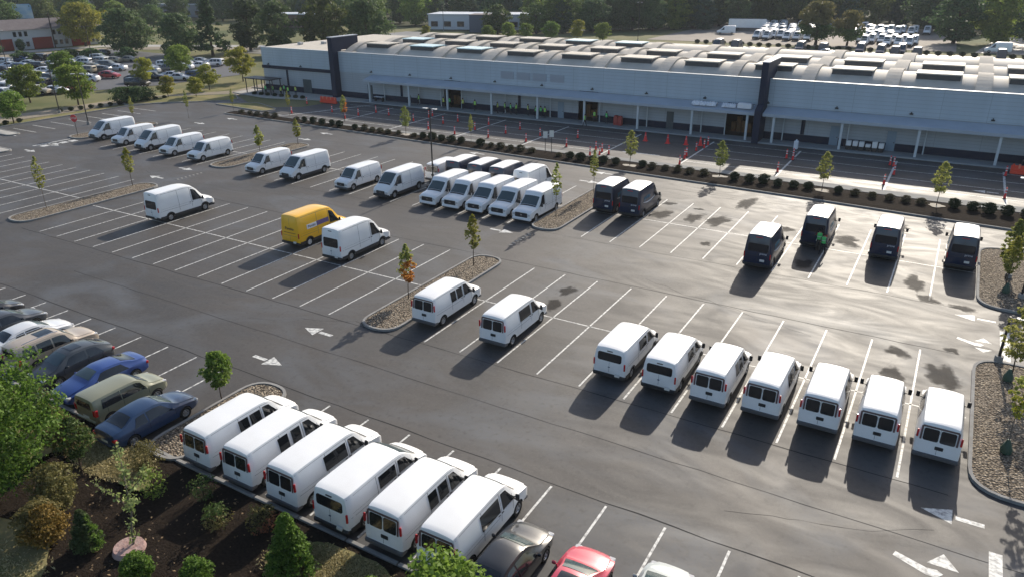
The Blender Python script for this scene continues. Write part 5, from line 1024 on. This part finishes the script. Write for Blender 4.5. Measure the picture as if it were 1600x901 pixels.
pr = MB(); pr.tube([(0, 0, 0), (0, 0, .2)], [.62, .55], 24); pr.build('planting_ring', mat('pink_stone', (.30, .18, .16), .9, col2=(.4, .3, .28), scale=5, bump=.8, bscale=12), loc=(.62, -19.95, .06), label='pinkish brown mound ring round the pale sapling base', cat='planting ring')
# nearest large trees
def big_near(x, y, H, R, n, leaf, seed, label, m, z0=.1, clumps=150, shape='round'):
    e = empty('leafy_tree', (x, y, 0), label=label, cat='tree'); link('trunk', trunk_mesh(H, .16, seed, 9, BARK, R*.7, .15), e)
    link('crown', crown_mesh('crown', H, R, n, leaf, m, seed, shape, z0, clumps), e)
big_near(-7.0, -21.0, 7.4, 2.75, 34000, .12, 80, 'large fresh green tree filling the lower left corner', LG_F); big_near(15.9, -19.9, 6.5, 1.9, 14000, .13, 81, 'yellow green tree top poking up at the bottom edge', LG_F2, z0=.2, clumps=80)
big_near(13.4, -20.6, 5.4, 1.4, 9000, .13, 82, 'lower yellow green tree top at the bottom edge, beside the taller one', LG_F2, z0=.2, clumps=60)

# ------------------------------------------------------------------ street furniture
dkm = mat('dark_steel', (.03, .028, .027), .5, .3); lamphead = mat('lamp_head_light', (.55, .55, .55), .4)
def lamp(x, y, H, label, rz=0., heads=2, top=lamphead):
    e = empty('street_lamp', (x, y, 0), rz, label, 'lamp post', 'lamp posts around the lots'); MB().tube([(0, 0, 0), (0, 0, .45)], .22, 12).build('base', KERB, e)
    MB().tube([(0, 0, .4), (0, 0, H)], [.085, .06], 8).build('pole', dkm, e)
    for s in ((-1, 1) if heads == 2 else (1,)):
        m = MB(); m.tube([(0, 0, H-.12), (s*.35, 0, H-.05)], .035, 6); m.build('arm', dkm, e); MB().box(min(s*.3, s*.85), max(s*.3, s*.85), -.16, .16, H-.09, H-.01, bev=.02).build('lamp_head', top, e)
lamp(-20.8, 29.4, 7.8, 'tall dark lamp post with pale heads beside the tall white vans'); lamp(30.6, 28.6, 7.4, 'dark lamp post on the upper right gravel island, nearer the vans'); lamp(31.3, 25.0, 5.2, 'second dark post on the upper right gravel island', heads=1)
lamp(29.9, 14.2, 2.9, 'short thin dark post at the tip of the lower right gravel island', heads=1); lamp(-84.4, 30.9, 7.3, 'dark lamp post left of the far row of white vans', .9); lamp(-98.0, 34.5, 7.6, 'dark lamp post on the left verge', .9); lamp(-150, 54, 9.5, 'lamp post inside the far car park, left', .9); lamp(-152, 74, 9.0, 'lamp post inside the far car park, right', .9, top=dkm)
lamp(36, 46, 7.6, 'dark lamp post at the right end of the median'); lamp(-138, 196, 11, 'pale tall pole rising before the trees behind the roof'); lamp(-62, 190, 11, 'tall lamp pole behind the roof at picture centre')
e = empty('utility_pole', (-206, 96, 0), radians(70), 'wooden utility pole with crossarm before the brick building', 'utility pole'); MB().tube([(0, 0, 0), (0, 0, 9.5)], [.2, .14], 8).build('pole', BARK, e); MB().box(-1.2, 1.2, -.07, .07, 8.7, 8.9).build('crossarm', BARK, e)
e = empty('stop_sign', (-77.6, 25.2, .1), radians(18), 'red octagonal stop sign on a post at the far left island', 'stop sign'); MB().tube([(0, 0, 0), (0, 0, 2.2)], .035, 6).build('post', dkm, e)
m = MB(); oc = [(.52*cos(pi/8+k*pi/4), 2.35+.52*sin(pi/8+k*pi/4)) for k in range(8)]; m.add([(a, -.05, b) for a, b in oc]+[(a, -.03, b) for a, b in oc], [tuple(range(8)), tuple(reversed(range(8, 16)))]+[(i, i+8, (i+1) % 8+8, (i+1) % 8) for i in range(8)]); m.build('sign_face', mat('sign_red', (.55, .02, .03), .4), e)
t = link('lettering', text_mesh('STOP', .36, PLATE), e); t.rotation_euler = (pi/2, 0, 0); t.location = (0, -.056, 2.35)
for i, x in enumerate((-16.75, -16.05)):
    e = empty('road_sign', (x, 46.7+.3*i, .15), radians(20), 'blank white sign on a post in the median, %s of the pair' % ('left', 'right')[i], 'road sign'); MB().tube([(0, 0, 0), (0, 0, 2.6)], .04, 6).build('post', dkm, e); MB().box(-.26, .26, -.06, -.03, 1.8+.15*i, 2.6+.15*i, bev=.008).build('sign_face', PLATE, e)
# cones and delineators
org = mat('cone_red', (.75, .035, .03), .5); wband = mat('band_white', (.7, .7, .7), .4)
def delin():
    e = empty('delineator_post'); MB().box(-.2, .2, -.2, .2, 0, .06, bev=.02).build('base', PLAS, e); MB().tube([(0, 0, .06), (0, 0, .5), (0, 0, 1.1), (0, 0, 1.12)], [.14, .085, .06, .03], 10).build('post', org, e)
    for z in (.55, .82): MB().tube([(0, 0, z), (0, 0, z+.12)], [.095, .085], 10).build('reflective_band', wband, e)
    return e
D0 = delin()
dl = [(-64.4, 51.7), (-68.8, 59.4), (-59.6, 55.6), (-54.0, 52.4), (-54.0, 55.4), (-53.2, 58.6), (-49.9, 57.7), (-43.7, 55.8), (-43.6, 60.4), (-43.4, 59.2), (-38.1, 51.9), (-38.7, 56.3), (-37.7, 58.6), (-33.0, 51.0), (-32.4, 58.7), (-32.2, 54.8), (-27.8, 51.3), (-27.2, 54.8), (-26.8, 58.0), (-22.2, 51.6), (-22.3, 55.6), (-16.3, 51.5), (-17.3, 56.8), (-12.3, 51.6), (-11.7, 48.6), (-11.2, 51.0), (-10.8, 49.4), (-10.0, 50.3),
      (-.9, 49.5), (-1.3, 52.4), (-1.5, 53.7), (-1.4, 57.1), (-1.0, 59.0), (-1.1, 60.9), (9.5, 51.5), (9.8, 57.9), (9.0, 58.4), (9.6, 59.2), (20.1, 51.6), (20.6, 56.3), (20.2, 60.2), (19.8, 60.6), (30.7, 51.8), (30.9, 61.5)]
for i, (x, y) in enumerate(dl):
    o = D0 if i == 0 else copy_tree(D0); o.location = (x, y, .004); tag(o, 'red delineator post with white bands standing on the lane lines', 'traffic post', 'red delineator posts on the coned road')
def cone():
    e = empty('traffic_cone'); MB().box(-.3, .3, -.3, .3, 0, .06, bev=.02).build('base', org, e); MB().tube([(0, 0, .06), (0, 0, 1.15)], [.24, .05], 14).build('cone', org, e); MB().tube([(0, 0, .7), (0, 0, .82)], [.135, .115], 14).build('reflective_band', mat('band_dull', (.6, .2, .2), .5), e); return e
C0 = cone()
for i, (x, y) in enumerate(((-8.9, 59.5), (-5.9, 59.5), (-3.6, 59.8), (-1.9, 60.3))):
    o = C0 if i == 0 else copy_tree(C0); o.location = (x, y, 0); tag(o, 'large red traffic cone closing the open lane, %s of four' % ORD[i], 'traffic cone', 'large cones across the open lane')

# ------------------------------------------------------------------ people
def person_mesh(pose, vestm, seed):
    a = .25 if pose == 'stand' else .6
    J = {'pelvis': (0, 0, .95), 'waist': (0, 0, 1.1), 'chest': (0, 0, 1.32), 'neck': (0, 0, 1.48), 'head': (0, .01, 1.60), 'crown': (0, .01, 1.70)}
    st = .12 if pose == 'walk' else .02
    for s, n in ((-1, 'l'), (1, 'r')):
        J['hip'+n] = (s*.09, 0, .88); J['knee'+n] = (s*.11, st*s+.02, .48); J['ank'+n] = (s*.11, st*2*s, .08); J['toe'+n] = (s*.12, st*2*s+.16, .03)
        J['sh'+n] = (s*.19, 0, 1.40); J['el'+n] = (s*.27, -.02 if pose == 'stand' else -.1*s, 1.14) if pose != 'reach' else (s*.26, .2, 1.2); J['ha'+n] = (s*.28, .08, .90) if pose != 'reach' else (s*.2, .45, 1.25)
    E_ = [('pelvis', 'waist'), ('waist', 'chest'), ('chest', 'neck'), ('neck', 'head'), ('head', 'crown')]
    for n in 'lr': E_ += [('pelvis', 'hip'+n), ('hip'+n, 'knee'+n), ('knee'+n, 'ank'+n), ('ank'+n, 'toe'+n), ('chest', 'sh'+n), ('sh'+n, 'el'+n), ('el'+n, 'ha'+n)]
    R_ = {'pelvis': .13, 'waist': .12, 'chest': .15, 'neck': .06, 'head': .095, 'crown': .07, 'hip': .085, 'knee': .06, 'ank': .045, 'toe': .04, 'sh': .06, 'el': .045, 'ha': .04}
    ks = list(J); me = bpy.data.meshes.new('p'); me.from_pydata([J[k] for k in ks], [(ks.index(a_), ks.index(b_)) for a_, b_ in E_], []); o = bpy.data.objects.new('p', me); COL.objects.link(o)
    o.modifiers.new('s', 'SKIN'); sv_ = me.skin_vertices[0].data
    for i, k in enumerate(ks): rr = R_.get(k, R_.get(k.rstrip('lr'), .05)); sv_[i].radius = (rr, rr*.75 if k in ('chest', 'waist', 'pelvis') else rr)
    sv_[0].use_root = True; ss = o.modifiers.new('u', 'SUBSURF'); ss.levels = 2; ss.render_levels = 2
    dg = bpy.context.evaluated_depsgraph_get(); dg.update(); out = bpy.data.meshes.new_from_object(o.evaluated_get(dg)); bpy.data.objects.remove(o)
    skin = mat('skin', (.35, .2, .13), .6); tr = mat('trousers_%d' % (seed % 3), [(.03, .035, .05), (.02, .02, .022), (.07, .06, .05)][seed % 3], .8); sh_ = mat('shirt_%d' % (seed % 3), [(.03, .035, .06), (.10, .10, .11), (.2, .04, .04)][seed % 3], .8)
    out.materials.clear(); [out.materials.append(k) for k in (skin, tr, sh_)]
    for p in out.polygons:
        z = p.center.z; p.material_index = 1 if z < .98 and abs(p.center.x) < .2 and not (z > .84 and abs(p.center.x) > .19) else (0 if z > 1.46 or (abs(p.center.x) > .22 and z < 1.0) or (pose == 'reach' and p.center.y > .36) else 2); p.use_smooth = True
    return out
def vest_mesh(m):
    b = MB(); n = 14; V = []; pr = [(.94, .16, .125), (1.1, .155, .125), (1.3, .185, .14), (1.42, .19, .125), (1.47, .1, .09)]
    for z, rx, ry in pr:
        for k in range(n): V.append((rx*cos(2*pi*k/n), ry*sin(2*pi*k/n), z))
    b.add(V, [(i*n+k, i*n+(k+1) % n, (i+1)*n+(k+1) % n, (i+1)*n+k) for i in range(len(pr)-1) for k in range(n)], 0, True); b.tube([(0, 0, 1.16), (0, 0, 1.2)], [.165, .168], n, 1, cap=False)
    return b.mesh('vest', [m, wband])
def hair_mesh():
    b = MB(); V = [(0, .0, 1.755)]; n = 10
    for z, r_ in ((1.735, .06), (1.69, .098), (1.62, .112), (1.57, .10)):
        for k in range(n): V.append((r_*cos(2*pi*k/n), r_*sin(2*pi*k/n)-.015-(.02 if z < 1.66 else 0), z))
    F = [(0, 1+k, 1+(k+1) % n) for k in range(n)]+[(1+i*n+k, 1+(i+1)*n+k, 1+(i+1)*n+(k+1) % n, 1+i*n+(k+1) % n) for i in range(3) for k in range(n)]; b.add(V, F, 0, True); return b.mesh('hair', mat('hair_dark', (.02, .014, .01), .8))
hv = mat('vest_lime', (.35, .75, .10), .6, emis=None); hy = mat('vest_yellow', (.62, .72, .12), .6); hg = mat('vest_green', (.10, .62, .16), .6); hr = mat('vest_orange', (.75, .12, .06), .6)
bodies = [person_mesh('stand', None, 0), person_mesh('walk', None, 1), person_mesh('reach', None, 2)]; HAIR = hair_mesh(); vests = {k: vest_mesh(v) for k, v in dict(l=hv, y=hy, g=hg, r=hr).items()}
cn = dict(l='lime', y='yellow', g='green', r='orange')
def person(x, y, z, rz, b, v, label, s=1.0, lean=0):
    o = link('person', bodies[b], loc=(x, y, z), rz=rz); o.scale = (s, s, s); tag(o, label, 'person', 'workers in bright vests')
    link('vest', vests[v], o); link('hair', HAIR, o)
ppl = [(-52.6, 66.4, 'y'), (-51.1, 66.9, 'l'), (-45.9, 66.6, 'y'), (-45.0, 67.0, 'g'), (-42.4, 66.9, 'y'), (-39.9, 66.6, 'l'), (-35.7, 66.5, 'y'), (-34.6, 66.9, 'l'), (-33.4, 66.6, 'g'), (-32.6, 66.9, 'l'), (-30.6, 67.0, 'y'), (-28.9, 66.3, 'g'), (-28.2, 66.6, 'g'), (-27.4, 66.4, 'l'), (-19.6, 66.9, 'l'), (-19.9, 64.4, 'l'), (-17.7, 66.9, 'g')]
for i, (x, y, v) in enumerate(ppl):
    person(x, y, .16 if y > 65 else 0, random.uniform(0, 6.28), i % 2, v, 'worker in a %s vest under the canopy, %s' % (cn[v], ['beside the left columns', 'second from the left end', 'left of the open dock', 'in front of the open dock', 'just right of the left dock', 'alone between dock and group', 'left of the middle column', 'close to the middle column', 'right of the middle column', 'next to the middle group', 'by the dark pilaster', 'left in the green trio', 'middle of the green trio', 'right in the green trio', 'inside the centre dock opening', 'standing on the road below the platform', 'near the stacked red cases'][i]))
for i, (x, y, v) in enumerate([(-81.0, 63.4, 'l'), (-78.6, 63.0, 'y'), (-77.4, 63.6, 'l'), (-79.4, 64.6, 'g'), (-76.4, 64.4, 'y'), (-82.4, 63.0, 'g')]):
    person(x, y, .1, random.uniform(0, 6.28), i % 2, v, 'worker in a %s vest near the shelter, %s' % (cn[v], ['second from the left', 'in the middle front', 'right front', 'behind the others', 'farthest right', 'closest to the shelter'][i]))
person(17.75, 28.0, 0, .2, 2, 'g', 'person in bright green, reaching toward the back of the dark van', 1.05); person(18.2, 27.3, 0, -.3, 1, 'g', 'person in bright green standing behind the other at the dark van', 1.02)
for i, (x, y) in enumerate(((-16.2, 66.9), (-15.5, 66.7))):
    MB().box(-.3, .3, -.3, .3, 0, 1.1, bev=.03).box(-.25, .25, -.25, .25, 1.102, 1.3, bev=.02).build('red_case', mat('case_red', (.35, .05, .04), .6), loc=(x, y, .16), label='tall dull red case on the platform, %s of two' % ('left', 'right')[i], cat='case')
m = MB(); m.box(-.25, .25, -.25, .25, 0, 1.0, bev=.05); m.box(-.08, .08, -.08, .08, 1.0, 1.15); m.build('pedestal', sheetm, loc=(8.9, 64.1, 0), label='small pale pedestal below the platform right of the dark fin', cat='pedestal')

# ------------------------------------------------------------------ far buildings
BR = mat('brick_red', (.30, .055, .035), .85, col2=(.22, .045, .03), scale=3); WH = mat('white_boards', (.5, .5, .5), .7); RF = mat('grey_shingle', (.14, .12, .12), .85, col2=(.18, .16, .16), scale=1.)
e = empty('brick_apartment_block', (-210.5, 78, 0), radians(-8), label='long two storey brick and white block with grey roof', cat='building')
MB().box(-9, 0, -40, 32, 0, 5.4).build('wall', WH, e)
m = MB(); m.add([(-9.5, -41, 5.4), (.5, -41, 5.4), (.5, 33, 5.4), (-9.5, 33, 5.4), (-4.5, -41, 8.0), (-4.5, 33, 8.0)], [(0, 1, 2, 3), (1, 2, 5, 4), (3, 0, 4, 5), (0, 4, 1), (2, 3, 5)]); m.build('roof', RF, e)
for k in range(7):
    y = -39+10.5*k; MB().box(.0, .15, y, y+5.2, 0, 3.1).build('brick_panel', BR, e)
    for j in range(3):
        for z in (.8, 3.6): MB().box(.0, .08, y+5.8+1.45*j, y+6.6+1.45*j, z, z+1.3).build('window', GLASS, e)
for lab, x, y, L, W_, H, rz, wm, rm in (('long low white roofed building behind the broad trees', -318, 212, 60, 22, 5.5, .55, mat('grey_wall', (.3, .3, .3), .7), mat('white_roofing', (.55, .58, .62), .5)),
        ('pale commercial building with grey shed beyond the warehouse', -128, 214, 46, 14, 5.0, .3, mat('pale_wall', (.55, .58, .62), .7), mat('white_roofing', (.55, .58, .62), .5)),
        ('distant low building at the top left under the trees', -400, 262, 90, 20, 7, .55, mat('grey_wall', (.3, .3, .3), .7), mat('tan_roofing', (.42, .38, .34), .7)), ('small dark building among the trees left of centre', -196, 186, 22, 10, 5, .4, mat('brown_wall', (.12, .08, .07), .8), mat('white_roofing', (.55, .58, .62), .5))):
    e = empty('commercial_building', (x, y, 0), rz, lab, 'building'); MB().box(-L/2, L/2, -W_/2, W_/2, 0, H).build('wall', wm, e); MB().box(-L/2-.3, L/2+.3, -W_/2-.3, W_/2+.3, H+.003, H+.35).build('roof', rm, e)
    for k in range(int(L/5)): MB().box(-L/2+1+5*k, -L/2+3.6+5*k, -W_/2-.05, -W_/2, 1.0, 2.8).build('window', GLASS, e)
e = empty('grey_shed', (-122, 201, 0), .3, 'dark blue grey shed in front of the pale commercial building', 'shed'); MB().box(-6, 6, -4, 4, 0, 5.6).build('wall', mat('shed_blue', (.11, .13, .17), .7), e); MB().box(-6.2, 6.2, -4.2, 4.2, 5.603, 5.8).build('roof', RF, e)
MB().box(-1, 1, -4.05, -4.001, 0, 2.2).build('door', WH, e)
e = empty('billboard', (-289.5, 132, -1.6), radians(62), 'blue and white billboard on posts above the brick block', 'billboard')
for x in (-2.6, 2.6): MB().box(x-.2, x+.2, -.2, .2, 0, 6).build('post', dkm, e)
MB().box(-4.2, 4.2, -.2, .2, 5.4, 11.0).build('frame', dkm, e); MB().box(-4.0, 4.0, -.26, -.21, 5.6, 10.8).build('advert_panel', mat('advert_blue', (.06, .34, .68), .5, col2=(.66, .74, .80), scale=.35, amt=.35, stretch=(.5, 1, 1)), e)

# ------------------------------------------------------------------ grass tufts on the dry patches
r = np.random.default_rng(12); C = []
for cx, cy, rx, ry, n in ((-5.2, -16.9, 2.5, 1.1, 5200), (-2.2, -26.4, 7.2, 4.1, 16000), (8.9, -17.3, 3.2, 1.4, 9000), (-12, -18.5, 2.9, 1.9, 5000)):
    t = r.random(n)*2*pi; q = np.sqrt(r.random(n))*(1+.08*r.normal(size=n)); C.append(np.stack([cx+rx*q*np.cos(t), cy+ry*q*np.sin(t), .2+.03*r.random(n)], 1))
C = np.concatenate(C); N = r.normal(size=C.shape); N[:, 2] *= .5
o = link('grass_tufts', quads_mesh('grass_tufts', C, N, .11*(.5+r.random(len(C))), leafmat('leaf_straw', (.26, .23, .10), (.50, .43, .24), .3), asp=.35)); tag(o, 'yellowing grass tufts at the edge of the mulch', 'grass', kind='stuff')
C = np.stack([r.uniform(-14, 13, 900), r.uniform(-24, -15.7, 900), np.full(900, .2)], 1); N = r.normal(size=C.shape)*.3; N[:, 2] = 1
o = link('leaf_litter', quads_mesh('leaf_litter', C, N, .09*(.5+r.random(900)), leafmat('leaf_litter', (.05, .035, .02), (.22, .15, .08), .1))); tag(o, 'fallen leaves and bark chips scattered on the dark mulch', 'litter', kind='stuff')
# ------------------------------------------------------------------ haze
hm = bpy.data.materials.new('haze_air'); hm.use_nodes = True; n = hm.node_tree.nodes; n.remove(n['Principled BSDF']); v = n.new('ShaderNodeVolumePrincipled')
v.inputs['Color'].default_value = (.80, .88, 1, 1); v.inputs['Density'].default_value = HAZE; v.inputs['Anisotropy'].default_value = .2; hm.node_tree.links.new(v.outputs[0], n['Material Output'].inputs['Volume'])
tag(MB().box(-700, 260, -80, 620, -1.1, 34).build('haze', hm), 'thin pale haze in the air', kind='stuff')
